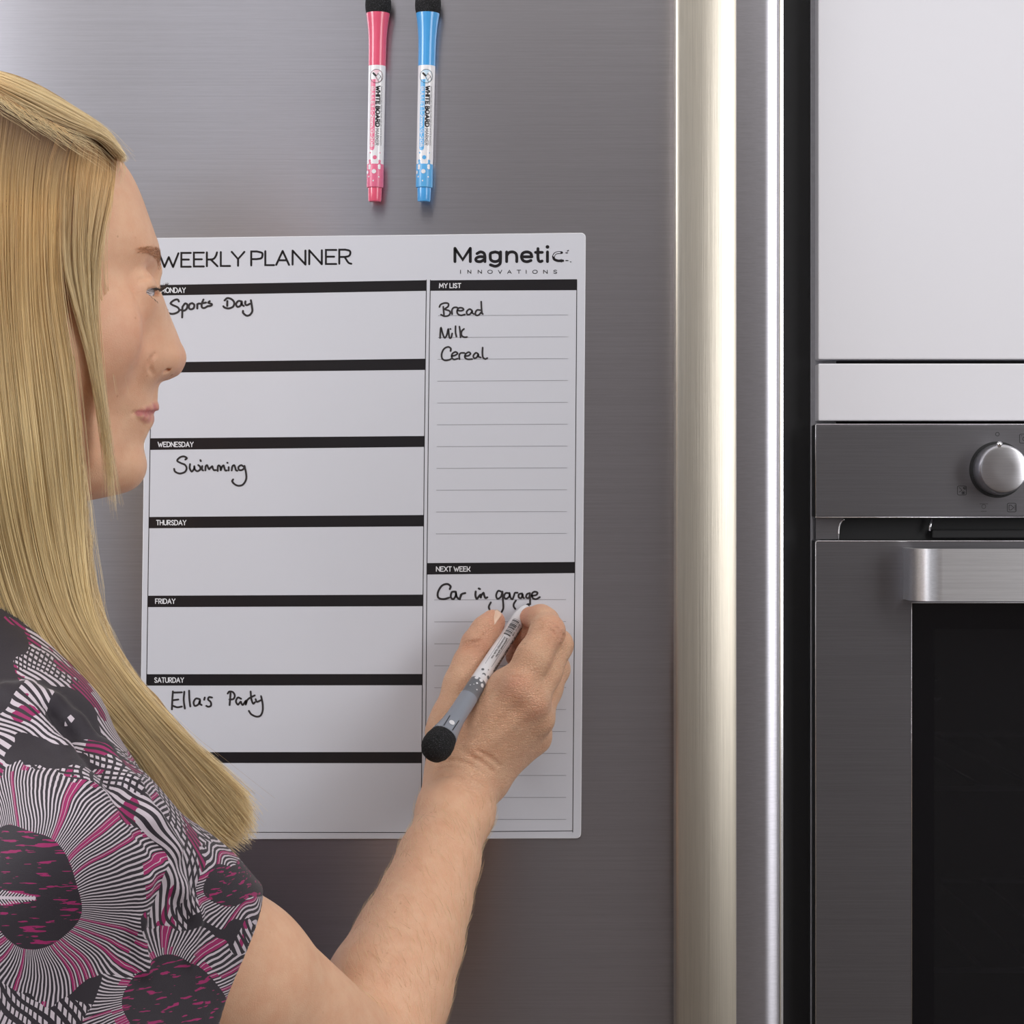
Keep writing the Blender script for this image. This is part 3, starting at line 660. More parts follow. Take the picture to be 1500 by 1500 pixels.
def wall_marker(name_label, top, bot, col, colp, pale):
    a = P(*top, .0098); b = P(*bot, .0088)
    root = tag(empty('whiteboard_marker', a.copy()), name_label, 'marker')
    T = lambda y: (y-top[1])*kk
    # eraser
    pr = [(T(-14)+.0001, .0015), (T(-12.5), .0045), (T(-9), .0070), (T(-4), .0084), (T(2), .0088), (T(8), .0089), (T(14), .0087), (T(20), .0081)]
    lathe('eraser', a, b, pr, M['foam'], root)
    pr = [(T(19.2), .0077), (T(19.5), .00805), (T(22), .0080), (T(30), .0074), (T(42), .0067), (T(56), .0062), (T(72), .0060), (T(97), .0059)]
    lathe('cap', a, b, pr, col, root)
    rb = lambda t: .0059-.0002*max(0, min(1, (t-T(97))/T(160)))
    pr = [(T(97.01), .00585), (T(97.5), rb(T(97.5)))]+[(T(y), rb(T(y))) for y in (120, 150, 180, 210, 241)]
    lathe('barrel', a, b, pr, M['label_white'], root, caps=False)
    lathe('collar', a, b, [(T(241), .00572), (T(241.5), .00578), (T(272), .00575), (T(274.5), .0056), (T(275), .0052)], colp, root)
    lathe('end_plug', a, b, [(T(274.8), .0047), (T(277), .00475), (T(293), .0045), (T(295), .0042)], col, root)
    f = cyl_map(a, b, lambda t: rb(t) if t < T(241) else .00577)
    kz = 200/938*kk   # zoom px -> m
    # colour stripe with rounded foot and lettering
    U = lambda u: -u  # flipped below
    st = []
    t0, t1 = T(118), T(218)
    strip(t0, t1, SG*(.0040), SG*(.0006), f, 'colour_stripe', colp, root, 12, 6)
    disc(t1, SG*.0023, .0017, f, 'colour_stripe', colp, root)
    f2 = cyl_map(a, b, rb, .00016)
    vs, fs = [], []
    text(vs, fs, 'BULLET 1-2mm/G-208', T(129), T(216), SG*.0034, SG*.0013, .00034, lambda x, y: f2(x, y), .25)
    obj('lettering', vs, fs, M['print_white'], root)
    vs, fs = [], []
    text(vs, fs, 'WHITE BOARD', T(128), T(187), SG*(-.0001), SG*(-.0026), .00085, lambda x, y: f2(x, y), .25)
    text(vs, fs, 'MARKER', T(190), T(214), SG*(-.0001), SG*(-.0024), .00026, lambda x, y: f2(x, y), .25)
    obj('lettering', vs, fs, M['print_black'], root)
    vs, fs = [], []
    text(vs, fs, 'NONTOXIC DRY ERASE FOR USE ON WHITE BOARDS'.replace('Q', 'O'), T(128), T(214), SG*(-.0034), SG*(-.0044), .00014, lambda x, y: f2(x, y), .3, 2)
    obj('lettering', vs, fs, M['print_grey'], root)
    # emblem: pen tip in a circle
    ct = T(113.5); r = .0046
    disc(ct, SG*(-.0000), r, f, 'emblem', pale, root, n=32)
    circ = [Vector((ct+r*math.cos(2*math.pi*i/32), r*math.sin(2*math.pi*i/32))) for i in range(33)]
    kE = .0046/49.0
    ez = lambda x, y: Vector((ct+(y-540)*kE, SG*(-(x-250)*kE)))
    ribbon2([circ, [ez(245, 545), ez(262, 520), ez(282, 540), ez(262, 570), ez(245, 545)], [ez(282, 540), ez(292, 560), ez(268, 585), ez(262, 570)]], .00028, f2, 'emblem', M['print_black'], root)
    ribbon2([[ez(225, 518), ez(243, 535)]], .0013, f2, 'emblem', M['print_black'], root)
    # confetti dots
    zz = lambda x, y: (y/4.69, SG*(-(x-238)*kz*1.02))
    for x, y, q in ((203, 1055, 6), (236, 1087, 14), (200, 1110, 10), (270, 1112, 10), (203, 1127, 10), (270, 1128, 10), (272, 1055, 4)):
        tt, uu = zz(x, y); disc(T(tt), uu, q*kz, f, 'dot', colp, root)
    f3 = cyl_map(a, b, lambda t: .00577, .00016)
    for x, y, q in ((198, 1145, 11), (268, 1145, 11), (198, 1160, 10), (268, 1158, 10), (232, 1183, 15), (195, 1218, 6), (266, 1220, 5), (228, 1247, 5), (178, 1187, 12)):
        tt, uu = zz(x, y); disc(T(tt), uu, q*kz, f3, 'dot', M['label_white'], root)
    # small clip rib on the cap
    fc = cyl_map(a, b, lambda t: .0059+.0021*max(0, 1-(t-T(22))/T(45))**2 if t > T(22) else .008, .0003)
    ribbon2([[Vector((T(y), SG*(-.0012))) for y in (33, 40, 48, 60)]], .0005, fc, 'cap_rib', col, root)
    return root
SG = 1
ax_, e1_, e2_ = frame_of(Vector((0, 0, 1)), Vector((0, 0, 0)))
SG = -1 if e2_.x > 0 else 1     # +u*SG is towards the photo's left
wall_marker('pink whiteboard marker with black foam eraser stuck upright on fridge, left of the blue one', (554, 8), (549, 296), M['pink'], M['pink_print'], M['pale_pink'])
wall_marker('blue whiteboard marker with black foam eraser stuck upright on fridge, right of the pink one', (627, 6), (621, 295), M['blue'], M['blue_print'], M['pale_blue'])
# the grey marker in the hand
pa, pb = P(774.5, 884.5, .0035), P(640.5, 1093, .098)
held = tag(empty('whiteboard_marker', pa.copy()), 'grey and white whiteboard marker held in the hand, its tip writing on the planner', 'marker')
LN = (pb-pa).length; mm = .001; sc = LN/.145
q = lambda *pp: [(t*mm*sc, r*mm) for t, r in pp]
lathe('nib', pa, pb, q((0, .6), (1, 1.2), (3, 1.6), (4.5, 1.7)), M['nib'], held)
lathe('nose', pa, pb, q((3.2, 1.9), (4.0, 2.5), (7, 3.6), (11, 4.5), (14, 5.0), (17, 5.2), (20.5, 5.2)), M['label_white'], held)
RB = lambda t: (5.2+.6*max(0, min(1, (t/mm/sc-20)/60)))*mm
lathe('barrel', pa, pb, [(t*mm*sc, RB(t*mm*sc)) for t in (20.4, 30, 40, 50, 60, 70, 80, 83)], M['label_white'], held, caps=False)
lathe('collar', pa, pb, q((82.5, 5.85), (83, 5.95), (96, 6.0), (98, 6.0)), M['grey_print'], held)
lathe('cap', pa, pb, q((97, 6.05), (97.3, 6.35), (110, 6.4), (118, 6.6), (124, 7.2), (130, 8.1), (134.5, 9.0), (135, 8.7)), M['grey_p'], held)
lathe('eraser', pa, pb, [(LN+mm*x, r*mm) for x, r in ((-11, 8.3), (-8, 9.3), (-4, 10.2), (0, 10.4), (4, 9.6), (7.5, 7.5), (9.6, 4.6), (10.5, 1.2))], M['foam'], held)
fh = cyl_map(pa, pb, RB, .0001)
fh2 = cyl_map(pa, pb, RB, .0002)
# on this pen a->b runs down to the left; find which u sign is image right
_, e1h, e2h = frame_of(pa, pb); HR = 1 if e2h.x > 0 else -1
tt = lambda t: t*mm*sc
# barcode (bars run along the circumference)
x = 22.0; rng = random.Random(3)
while x < 37.5:
    w_ = rng.choice((.3, .5, .9)); strip(tt(x), tt(x+w_), HR*(-.0038), HR*.0012, fh, 'barcode', M['print_black'], held, 1, 6); x += w_+rng.choice((.35, .5, .8))
vs, fs = [], []
text(vs, fs, 'Please keep the pen', tt(41), tt(60), HR*.0009, HR*(-.0003)+0, .0002, lambda x, y: fh2(x, y), .3, 2)
text(vs, fs, 'horizontally after use', tt(41), tt(63), HR*(-.0010), HR*(-.0022), .0002, lambda x, y: fh2(x, y), .3, 2)
obj('lettering', [v for v in vs], fs, M['print_black'], held)
ribbon2([[Vector((tt(40.2), HR*.0017)), Vector((tt(69), HR*.0017)), Vector((tt(69), HR*(-.0032))), Vector((tt(40.2), HR*(-.0032))), Vector((tt(40.2), HR*.0017))]], .00018, fh, 'label_box', M['print_black'], held)
vs, fs = [], []
text(vs, fs, 'WHITE BOARD MARKER', tt(24), tt(70), HR*.0046, HR*.0064, .0005, lambda x, y: fh2(x, y), .25)
text(vs, fs, '2019 08'.replace('9', '0'), tt(24), tt(36), HR*.0018, HR*.0027, .0002, lambda x, y: fh2(x, y), .25)
obj('lettering', vs, fs, M['print_black'], held)
for t_, u_, r_, m_ in ((73, 1.0, .45, 'grey_print'), (75, -2.4, 1.0, 'grey_print'), (78.5, .2, 1.3, 'grey_print'), (77.5, 3.8, 1.2, 'grey_print'), (80, .4, 1.4, 'label_white')):
    disc(tt(t_), HR*u_*mm, r_*mm, cyl_map(pa, pb, RB, .00015 if m_ == 'grey_print' else .00024), 'dot', M[m_], held)
fh3 = cyl_map(pa, pb, lambda t: .00600, .00012)
for t_, u_, r_ in ((84, .6, 1.3), (83.8, -2.9, 1.3), (86.5, 3.3, 1.4), (88, -.6, .7), (91.5, -3.9, .4), (92.5, 1.6, .5), (90, -2.0, .35)):
    disc(tt(t_), HR*u_*mm, r_*mm, fh3, 'dot', M['label_white'], held)
capr = lambda t: (6.4+2.6*max(0, (t/mm/sc-112)/22)**2.0)*mm
fh4 = cyl_map(pa, pb, capr, .0003)
disc(tt(128.3), HR*(-.6)*mm, .0019, fh4, 'magnet_dot', M['label_white'], held)
ribbon2([[Vector((tt(123), HR*(-.0042))), Vector((tt(134), HR*(-.0040)))], [Vector((tt(123), HR*(.0026))), Vector((tt(134), HR*(.0024)))]], .0005, fh4, 'cap_rib', M['print_black'], held)
# ------------------------------------------------------------------ distance-field modelling of soft bodies, meshed with OpenVDB
import openvdb as vdb
F32 = np.float32
def v3(p): return np.array(p, F32)
class Field:
    def __init__(s): s.ops = []
    def add(s, fn, lo, hi, k=.004, mode='u'):
        s.ops.append((fn, np.array(lo, F32), np.array(hi, F32), k, mode)); return s
    def rc(s, a, b, r1, r2, k=.004, mode='u'):
        a, b = v3(a), v3(b); m = max(r1, r2); ba = b-a; L2 = float(ba@ba)+1e-12
        def fn(p):
            q = p-a; t = np.clip(q@ba/L2, 0, 1)
            return np.linalg.norm(q-t[:, None]*ba, axis=1)-(r1+(r2-r1)*t)
        return s.add(fn, np.minimum(a, b)-m, np.maximum(a, b)+m, k, mode)
    def chain(s, pts, k=.004, mode='u'):
        for (a, r1), (b, r2) in zip(pts, pts[1:]): s.rc(a, b, r1, r2, k, mode)
        return s
    def ell(s, c, rad, axes=None, k=.004, mode='u'):
        c = v3(c); rad = v3(rad); A = np.eye(3, dtype=F32) if axes is None else np.array(axes, F32)
        def fn(p):
            q = (p-c)@A.T; k0 = np.linalg.norm(q/rad, axis=1); k1 = np.linalg.norm(q/(rad*rad), axis=1)+1e-9
            return k0*(k0-1)/k1
        ext = np.sqrt(((A*rad[:, None])**2).sum(0))
        return s.add(fn, c-ext, c+ext, k, mode)
    def near(s, p):
        d = np.full(len(p), .06, F32)
        pl, ph = p.min(0), p.max(0)
        for fn, lo, hi, k, mode in s.ops:
            pad = .022+k
            if (pl > hi+pad).any() or (ph < lo-pad).any(): continue
            if len(p) > 600:
                m = np.nonzero(((p > lo-pad) & (p < hi+pad)).all(1))[0]
                if len(m) == 0: continue
                pm = p[m]; a = d[m]
            else: m = slice(None); pm = p; a = d
            q = fn(pm).astype(F32)
            if mode == 'u':
                h = np.maximum(k-np.abs(a-q), 0)/max(k, 1e-6); r = np.minimum(a, q)-h*h*k*.25
            elif mode == 's':
                h = np.maximum(k-np.abs(a+q), 0)/max(k, 1e-6); r = np.maximum(a, -q)+h*h*k*.25
            elif mode == 'i':
                h = np.maximum(k-np.abs(a-q), 0)/max(k, 1e-6); r = np.maximum(a, q)+h*h*k*.25
            else: r = a+q        # displacement
            d[m] = r
        return d
    def __call__(s, p, cell=.035):
        if len(p) < 5000: return s.near(p)
        c = np.floor(p/cell).astype(np.int64); key = (c[:, 0]*4096+c[:, 1])*4096+c[:, 2]
        o = np.argsort(key, kind='stable'); ks = key[o]
        cut = np.r_[0, np.nonzero(np.diff(ks))[0]+1, len(p)]
        d = np.empty(len(p), F32)
        for a, b in zip(cut[:-1], cut[1:]):
            i = o[a:b]; d[i] = s.near(p[i])
        return d
def mesh_field(fld, lo, hi, vox, newton=1):
    B = 16
    lo = np.array(lo, F32); hi = np.array(hi, F32)
    nb = np.ceil((hi-lo)/(vox*B)).astype(int)
    g0 = vdb.FloatGrid(vox*3)
    bi = np.stack(np.meshgrid(*[np.arange(n) for n in nb], indexing='ij'), -1).reshape(-1, 3)
    ctr = (lo+(bi*B+B/2-.5)*vox).astype(F32)
    half = vox*B*.87
    dc = fld(ctr.astype(F32))
    # near blocks: any of the 8 corners + centre close to the surface
    near = np.abs(dc) < half+.005
    off = np.stack(np.meshgrid(*[np.arange(B)]*3, indexing='ij'), -1).reshape(-1, 3).astype(F32)*vox
    for i in np.nonzero(near)[0]:
        dd = fld.near((ctr[i]-(B/2-.5)*vox+off).astype(F32)).reshape(B, B, B)
        if dd.min() > vox*3: continue
        g0.copyFromArray(np.clip(dd, -vox*3, vox*3).astype(float), ijk=tuple(int(x) for x in bi[i]*B))
    ins = np.nonzero((~near) & (dc < 0))[0]
    neg = np.full((B, B, B), -vox*3)
    for i in ins: g0.copyFromArray(neg, ijk=tuple(int(x) for x in bi[i]*B))
    pts, quads = g0.convertToQuads(0.0)
    p = (np.array(pts)*vox+lo).astype(F32)
    e = vox*.25
    for _ in range(newton):
        n = len(p); q4 = np.concatenate([p]+[p+np.eye(3, dtype=F32)[ax]*e for ax in range(3)])
        dd = fld(q4); d = dd[:n]; gr = np.stack([(dd[n*(ax+1):n*(ax+2)]-d)/e for ax in range(3)], 1)
        n2 = (gr*gr).sum(1)+1e-6
        st = -(d/n2)[:, None]*gr
        L = np.linalg.norm(st, axis=1); st *= np.minimum(1, vox*.6/(L+1e-9))[:, None]
        p = p+st
    return p, np.array(quads)[:, ::-1]
def mesh_obj(name, p, quads, mat, parent, attrs=None):
    me = bpy.data.meshes.new(name)
    me.vertices.add(len(p)); me.vertices.foreach_set('co', p.astype(np.float32).ravel())
    nq = len(quads); me.loops.add(nq*4); me.loops.foreach_set('vertex_index', quads.astype(np.int32).ravel())
    me.polygons.add(nq); me.polygons.foreach_set('loop_start', np.arange(0, nq*4, 4, dtype=np.int32))
    me.polygons.foreach_set('use_smooth', np.ones(nq, bool))
    me.update(calc_edges=True); me.validate()
    # outward normals
    for k, v in (attrs or {}).items():
        if v.ndim == 2:
            a = me.attributes.new(k, 'FLOAT_VECTOR', 'POINT'); a.data.foreach_set('vector', v.astype(np.float32).ravel())
        else:
            a = me.attributes.new(k, 'FLOAT', 'POINT'); a.data.foreach_set('value', v.astype(np.float32))
    me.materials.append(mat)
    o = bpy.data.objects.new(name, me); C.objects.link(o); setpar(o, parent); return o
def curves_obj(name, strands, rad, mat, parent, kind=None, bias=0):
    """strands: list of (n,3) arrays; rad: function of 0..1 along -> radius"""
    hc = bpy.data.hair_curves.new(name)
    sizes = [len(s) for s in strands]; hc.add_curves(sizes)
    pos = np.concatenate(strands).astype(np.float32)
    hc.attributes['position'].data.foreach_set('vector', pos.ravel())
    ra = hc.attributes.get('radius') or hc.attributes.new('radius', 'FLOAT', 'POINT')
    rr = np.concatenate([rad(np.linspace(0, 1, n)) for n in sizes]).astype(np.float32)
    ra.data.foreach_set('value', rr)
    ph = np.array([float(s[0][0]*620+s[0][2]*240) for s in strands]); r_ = np.random.default_rng(len(strands))
    sh = hc.attributes.new('shade', 'FLOAT', 'CURVE')
    sh.data.foreach_set('value', np.clip(.58+.20*np.sin(ph*3.1)*np.sin(ph*7.7+1)+r_.normal(0, .21, len(strands))+np.array(bias), 0, 1).astype(np.float32))
    hc.materials.append(mat)
    o = bpy.data.objects.new(name, hc); C.objects.link(o); setpar(o, parent)
    if kind: o['kind'] = kind
    return o
def smooth_tab(ys, xs, n=200):
    """monotone-in-y table smoothed for interpolation"""
    pts = catmull([(y, x) for y, x in zip(ys, xs)], 8)
    a = np.array([p.x for p in pts]); b = np.array([p.y for p in pts]); o = np.argsort(a)
    return a[o], b[o]
# ------------------------------------------------------------------ the woman
PSI = math.radians(17)
HD = .29
HO = P(0, 540, HD)
cF, sF = math.cos(PSI), math.sin(PSI)
FW = np.array([cF, sF, 0], F32); RT = np.array([sF, -cF, 0], F32)
def Hl(px, py, r=0.0):
    """head-frame (f, r, z) of the point seen at a pixel at lateral offset r (m, + = her right, towards the camera)"""
    # X = HO.x + f c + r s ; y = HO.y + f s - r c ; X = (px-750) K (D+y)/D
    a = (px-750)*K/D
    f = (a*(D+HO.y-r*cF)-HO.x-r*sF)/(cF-a*sF)
    y = HO.y+f*sF-r*cF
    z = Z0+(750-py)*K*(D+y)/D
    return f, r, z
def Hw(px, py, r=0.0, df=0.0):
    f, r, z = Hl(px, py, r); f += df
    return np.array([HO.x+f*cF+r*sF, HO.y+f*sF-r*cF, z], F32)
def tabf(rows):
    """rows (py, px) of the midline -> f(z)"""
    zs = [Hl(px, py)[2] for py, px in rows]; fs = [Hl(px, py)[0] for py, px in rows]
    a, b = smooth_tab(zs, fs); return lambda z: np.interp(z, a, b)
def tabv(rows):
    zs = [Hl(100, py)[2] for py, v in rows]; a, b = smooth_tab(zs, [v for _, v in rows]); return lambda z: np.interp(z, a, b)
f0 = tabf([(112, -20), (118, 18), (128, 44), (142, 70), (160, 98), (180, 126), (205, 150), (235, 172), (262, 191), (292, 205), (320, 215), (345, 224), (365, 230), (385, 229), (405, 219), (425, 211), (450, 207), (480, 207), (520, 210), (545, 214), (560, 218.5), (583, 220.5), (600, 216), (612, 210), (630, 207), (642, 205), (663, 202), (680, 203.5), (692, 201), (703, 196), (713, 188), (721, 176), (728, 155), (733, 130), (738, 90)])
fbk = tabf([(112, -70), (118, -100), (134, -140), (158, -180), (200, -215), (260, -238), (340, -245), (430, -235), (520, -200), (600, -165), (660, -120), (700, -90), (738, -60)])
fcn = tabf([(112, -45), (260, -10), (420, 0), (520, 30), (600, 50), (680, 75), (738, 60)])
wd = tabv([(112, .006), (118, .024), (132, .041), (158, .055), (194, .0635), (235, .069), (292, .0725), (350, .0725), (420, .070), (470, .0675), (520, .064), (580, .0585), (630, .053), (670, .046), (700, .038), (716, .030), (727, .021), (735, .010), (738, .003)])
ex = tabv([(112, 2.0), (235, 2.15), (330, 2.25), (380, 2.15), (430, 1.85), (480, 1.66), (540, 1.58), (600, 1.55), (660, 1.62), (738, 1.8)])
zt_, zb_ = Hl(100, 112)[2], Hl(100, 738)[2]
def to_local(p):
    q = p-np.array([HO.x, HO.y, 0], F32)
    return q@FW, q@RT, p[:, 2]
def head_base(p, grow=0.0):
    f, r, z = to_local(p)
    zc = np.clip(z, zb_, zt_)
    fc = fcn(zc); a = np.where(f > fc, f0(zc)-fc, fc-fbk(zc)); w = wd(zc); n = ex(zc)
    a = np.maximum(a+grow, .002); w = np.maximum(w+grow, .002)
    F = f-fc
    # neighbouring heights lean the surface: scale by the local slope is left to the Newton step
    nm = ((np.abs(F)/a)**n+(np.abs(r)/w)**n)**(1/n)+1e-6
    L = np.sqrt(F*F+r*r)
    d = L*(1-1/nm); d = np.where(nm < .05, -.03, d)
    out = np.maximum(z-zt_-grow, zb_-z)
    return np.where(out > 0, np.sqrt(np.maximum(d, 0)**2+out**2), np.maximum(d, out*1.0)).astype(F32)
hb_lo = Hw(-260, 740, 0)-np.array([0, .12, 0], F32); hb_hi = Hw(240, 95, 0)+np.array([.01, .14, 0], F32)
hb_lo[1] = HO.y-.14; hb_hi[1] = HO.y+.13
skin = Field()
skin.add(head_base, hb_lo, hb_hi, 0)
mm_ = .001
def mixv_(a, b, t): return a*(1-t)+b*t
def vis(px, py, fld=None, off=0.0, d0=.50):
    """the surface point seen at a pixel"""
    fld = fld or skin
    a = np.array(P(px, py, d0), F32); dr = np.array(P(px, py, 0), F32)-a; L = float(np.linalg.norm(dr)); dr /= L; s_ = 0.0
    while s_ < L:
        d = float(fld.near((a+dr*s_)[None])[0])
        if d < .00015: break
        s_ += max(d*.7, .00015)
    return a+dr*(s_-off)
def sym(fn):
    fn(1); fn(-1)
# brow ridge, cheekbone, mouth mound
sym(lambda s: skin.rc(Hw(222, 378, s*.010, -.010), Hw(209, 372, s*.032, -.010), .009, .008, .010))
sym(lambda s: skin.ell(Hw(150, 486, s*.044), (.020, .013, .022), None, .03))
skin.ell(Hw(186, 590, 0), (.0112, .023, .016), None, .014)
# eye sockets
EY = [Hw(194.5, 424.5, .0305), Hw(194.5, 424.5, -.0305)]
sym(lambda s: skin.ell(Hw(226, 409, s*.026), (.007, .009, .0045), None, .010, 's'))
ER = .0118
for s, e in zip((1, -1), EY):
    skin.ell(e, (ER+.0016, ER+.0022, ER+.0014), None, .0045)      # lids
    out = e+FW*ER
    # opening between the lids (an almond facing a little down and outward)
    dirv = FW*math.cos(.12)+RT*s*math.sin(.12); lat = RT*s*math.cos(.12)-FW*math.sin(.12); up = np.array([0, 0, 1], F32)
    tilt = math.radians(8); up2 = up*math.cos(tilt)-lat*math.sin(tilt)*0; 
    skin.ell(e+dirv*ER*1.02-up*.0022+lat*.0006, (.009, .0128, .0034), [dirv, lat, up2], .0012, 's')
sym(lambda s: skin.rc(Hw(199, 453, s*.031), Hw(206, 450, s*.018), .0068, .0070, .012))
cr1 = [vis(x, y) for x, y in ((201.5, 413), (206, 409.5), (213, 407.2), (220, 406.5))]
for a, b in zip(cr1, cr1[1:]): skin.rc(a, b, .0005, .0005, .0018, 's')
# nose
sym(lambda s: skin.rc(Hw(222, 485, s*.005), Hw(240, 524, s*.0065), .0070, .0068, .010))
sym(lambda s: skin.rc(Hw(196, 462, s*.017), Hw(205, 520, s*.019), .0085, .0095, .018))
sym(lambda s: skin.rc(Hw(209, 452, s*.011), Hw(213, 520, s*.0125), .0080, .0084, .018))
sym(lambda s: skin.rc(Hw(222, 485, s*.005), Hw(241, 525, s*.0062), .0068, .0068, .010))
skin.chain([(Hw(221, 398), .0062), (Hw(213, 425), .0052), (Hw(222, 462), .0058), (Hw(233, 492), .0064), (Hw(246, 516), .0072)], .007)
sym(lambda s: skin.rc(Hw(206, 440, s*.006), Hw(226, 522, s*.0075), .006, .0085, .009))
skin.rc(Hw(254.0, 525), Hw(251.5, 532), .0066, .0062, .004)
sym(lambda s: skin.rc(Hw(249.5, 528.5, s*.0028), Hw(250, 530, s*.0032), .0060, .0060, .004))
sym(lambda s: skin.rc(Hw(233, 532, s*.0118), Hw(242, 534, s*.0085), .0054, .0044, .0022))
skin.chain([(Hw(253, 541.5), .0034), (Hw(243, 545.8), .0032), (Hw(228, 548), .0036)], .003)
sym(lambda s: skin.rc(Hw(247, 545.5, s*.0080), Hw(237, 546.5, s*.0104), .0018, .0023, .0012, 's'))
sym(lambda s: skin.rc(Hw(240, 541, s*.0072), Hw(235, 535, s*.0075), .0018, .0010, .002, 's'))
def onsurf(py, r, start=285):
    """first skin point met coming from the front at this height and lateral offset"""
    p = Hw(start, py, r)
    for _ in range(80):
        d = float(skin.near(p[None])[0])
        if d < .0001: break
        p = p-FW*max(d*.8, .0001)
    return p
cr0 = [vis(x, y) for x, y in ((228, 519), (222.5, 525), (220, 533), (221, 542), (225, 548))]
for a, b in zip(cr0, cr0[1:]): skin.rc(a, b, .0003, .0003, .0026, 's')
n0 = vis(240, 545.5); n1 = vis(246.5, 543.5)
skin.chain([(n0, .0008), (mixv_(n0, n1, .55), .0016), (n1, .0010)], .0008, 's')
nin = np.array([.0005, .0035, .002], F32)
skin.rc(mixv_(n0, n1, .5), mixv_(n0, n1, .5)+nin, .0013, .0013, .0008, 's')
# philtrum and lips
skin.rc(Hw(218, 560, 0), Hw(217, 590, 0), .0045, .0042, .006)
skin.rc(Hw(224.8, 566, 0), Hw(225.0, 588, 0), .0010, .0014, .0025, 's')
def liprow(rows):
    return {s: [(onsurf(y, s*r)+FW*o, q) for y, r, q, o in rows] for s in (1, -1)}
UL = liprow([(598.5, 0, .0030, -.0022), (597.5, .0042, .0033, -.0020), (600, .011, .0030, -.0019), (603.5, .0185, .0021, -.0014), (605.4, .0225, .0011, -.0006)])
LL = liprow([(614.5, 0, .0042, -.0024), (614.5, .0055, .0041, -.0024), (611, .0130, .0031, -.0022), (607.8, .0190, .0019, -.0014), (605.8, .0225, .0010, -.0006)])
for T_ in (UL, LL):
    for rows in T_.values():
        for (a, ra), (b, rb__) in zip(rows, rows[1:]): skin.rc(a, b, ra, rb__, .0022)
for s in (1, -1):
    g_ = [onsurf(y, s*r) for y, r in ((605.5, 0), (605.0, .005), (605.8, .011), (605.8, .017), (605.4, .0225), (606.5, .0255))]
    for a, b in zip(g_, g_[1:]): skin.rc(a-FW*.0002, b-FW*.0002, .0008, .0008, .0020, 's')
    pass
skin.rc(Hw(203.5, 628, -.005), Hw(203.5, 628, .005), .0036, .0036, .008)
# chin
skin.ell(Hw(181, 683, 0), (.0115, .016, .0125), None, .012)
# neck and shoulders (under the blouse)
NB = P(-70, 985, .315)
skin.chain([(P(-30, 620, .29), .050), (P(-50, 800, .295), .049), (NB, .055)], .012)
SH = P(110, 1262, .43); EL = P(530, 1585, .24)
SHl = Vector((2*NB.x-SH.x, 2*NB.y-SH.y, SH.z))
def mixv(a, b, t): return Vector(a)*(1-t)+Vector(b)*t
skin.rc(NB, SH, .045, .043, .02); skin.rc(NB, SHl, .045, .043, .02)
CH = Vector((NB.x+.01, NB.y+.01, 1.14)); sh_ax = (SH-SHl); sh_ax.z = 0; sh_ax.normalize(); fw_ax = Vector((-sh_ax.y, sh_ax.x, 0))
AX3 = [tuple(fw_ax), tuple(sh_ax), (0, 0, 1)]
skin.ell(CH, (.078, .12, .19), AX3, .03)
skin.ell(Vector((CH.x, CH.y, .95)), (.075, .105, .15), AX3, .03)
# right arm
WR = P(679, 1142, .052)
skin.chain([(SH, .047), (mixv(SH, EL, .5), .0445), (EL, .0385)], .012)
skin.chain([(EL, .0385), (P(570, 1447, .195), .0362), (P(598, 1380, .168), .0318), (P(622, 1320, .142), .0272), (P(641, 1265, .118), .0245), (P(668, 1186, .074), .0235), (WR, .0215)], .012)
# left arm hangs down
ELl = Vector((SHl.x-.03, SHl.y+.03, 1.0)); WRl = Vector((SHl.x+.05, SHl.y+.04, .77))
skin.chain([(SHl, .045), (ELl, .036), (mixv(ELl, WRl, .3), .036), (WRl, .024)], .012)
skin.chain([(WRl, .024), (WRl+Vector((.02, .005, -.05)), .026), (WRl+Vector((.035, .01, -.085)), .026)], .012)
for i in range(4):
    b0 = WRl+Vector((.035+.004, -.022+.016*i, -.09)); L = (.075, .085, .08, .06)[i]
    skin.chain([(b0, .0085), (b0+Vector((.012, 0, -L*.5)), .0078), (b0+Vector((.008, 0, -L)), .0066)], .004)
b0 = WRl+Vector((.025, -.02, -.03)); skin.chain([(b0, .011), (b0+Vector((.03, -.02, -.04)), .0095), (b0+Vector((.035, -.02, -.075)), .0078)], .006)
# right hand
hp_ = lambda x, y, d: P(x, y, d)
# wrist creases
skin.rc(hp_(667, 1132, .053), hp_(703, 1142, .043), .0195, .0185, .012)
MC = {'i': (hp_(672, 1108, .056), .0165, hp_(757, 1010, .063), .0128), 'm': (hp_(688, 1112, .055), .016, hp_(776, 1030, .058), .0125),
      'r': (hp_(704, 1118, .048), .016, hp_(785, 1053, .044), .0118), 'l': (hp_(716, 1126, .038), .0165, hp_(782, 1080, .028), .0115)}
for q_ in MC.values(): skin.rc(q_[0], q_[2], q_[1], q_[3], .010)
skin.rc(hp_(700, 1085, .035), hp_(760, 1060, .030), .020, .015, .012)     # palm
skin.rc(hp_(702, 1048, .046), hp_(742, 1004, .053), .0125, .0115, .012)   # web by the thumb
skin.chain([(hp_(676, 1110, .052), .017), (hp_(661, 1072, .050), .0150), (hp_(665, 1048, .046), .0118), (hp_(677, 1004, .038), .0108), (hp_(687, 972, .034), .0102)], .010)
skin.chain([(hp_(677, 1004, .038), .0106), (hp_(687, 972, .034), .0098), (hp_(699, 944, .030), .0104), (hp_(712, 924, .026), .0098), (hp_(722, 911, .022), .0084)], .004)
skin.chain([(MC['i'][2], .0126), (hp_(781, 964, .059), .0112), (hp_(802, 925, .048), .0116)], .006)
skin.chain([(hp_(802, 925, .048), .0112), (hp_(798, 911, .037), .0094), (hp_(792, 906, .030), .0090), (hp_(778, 905, .0185), .0078)], .0035)
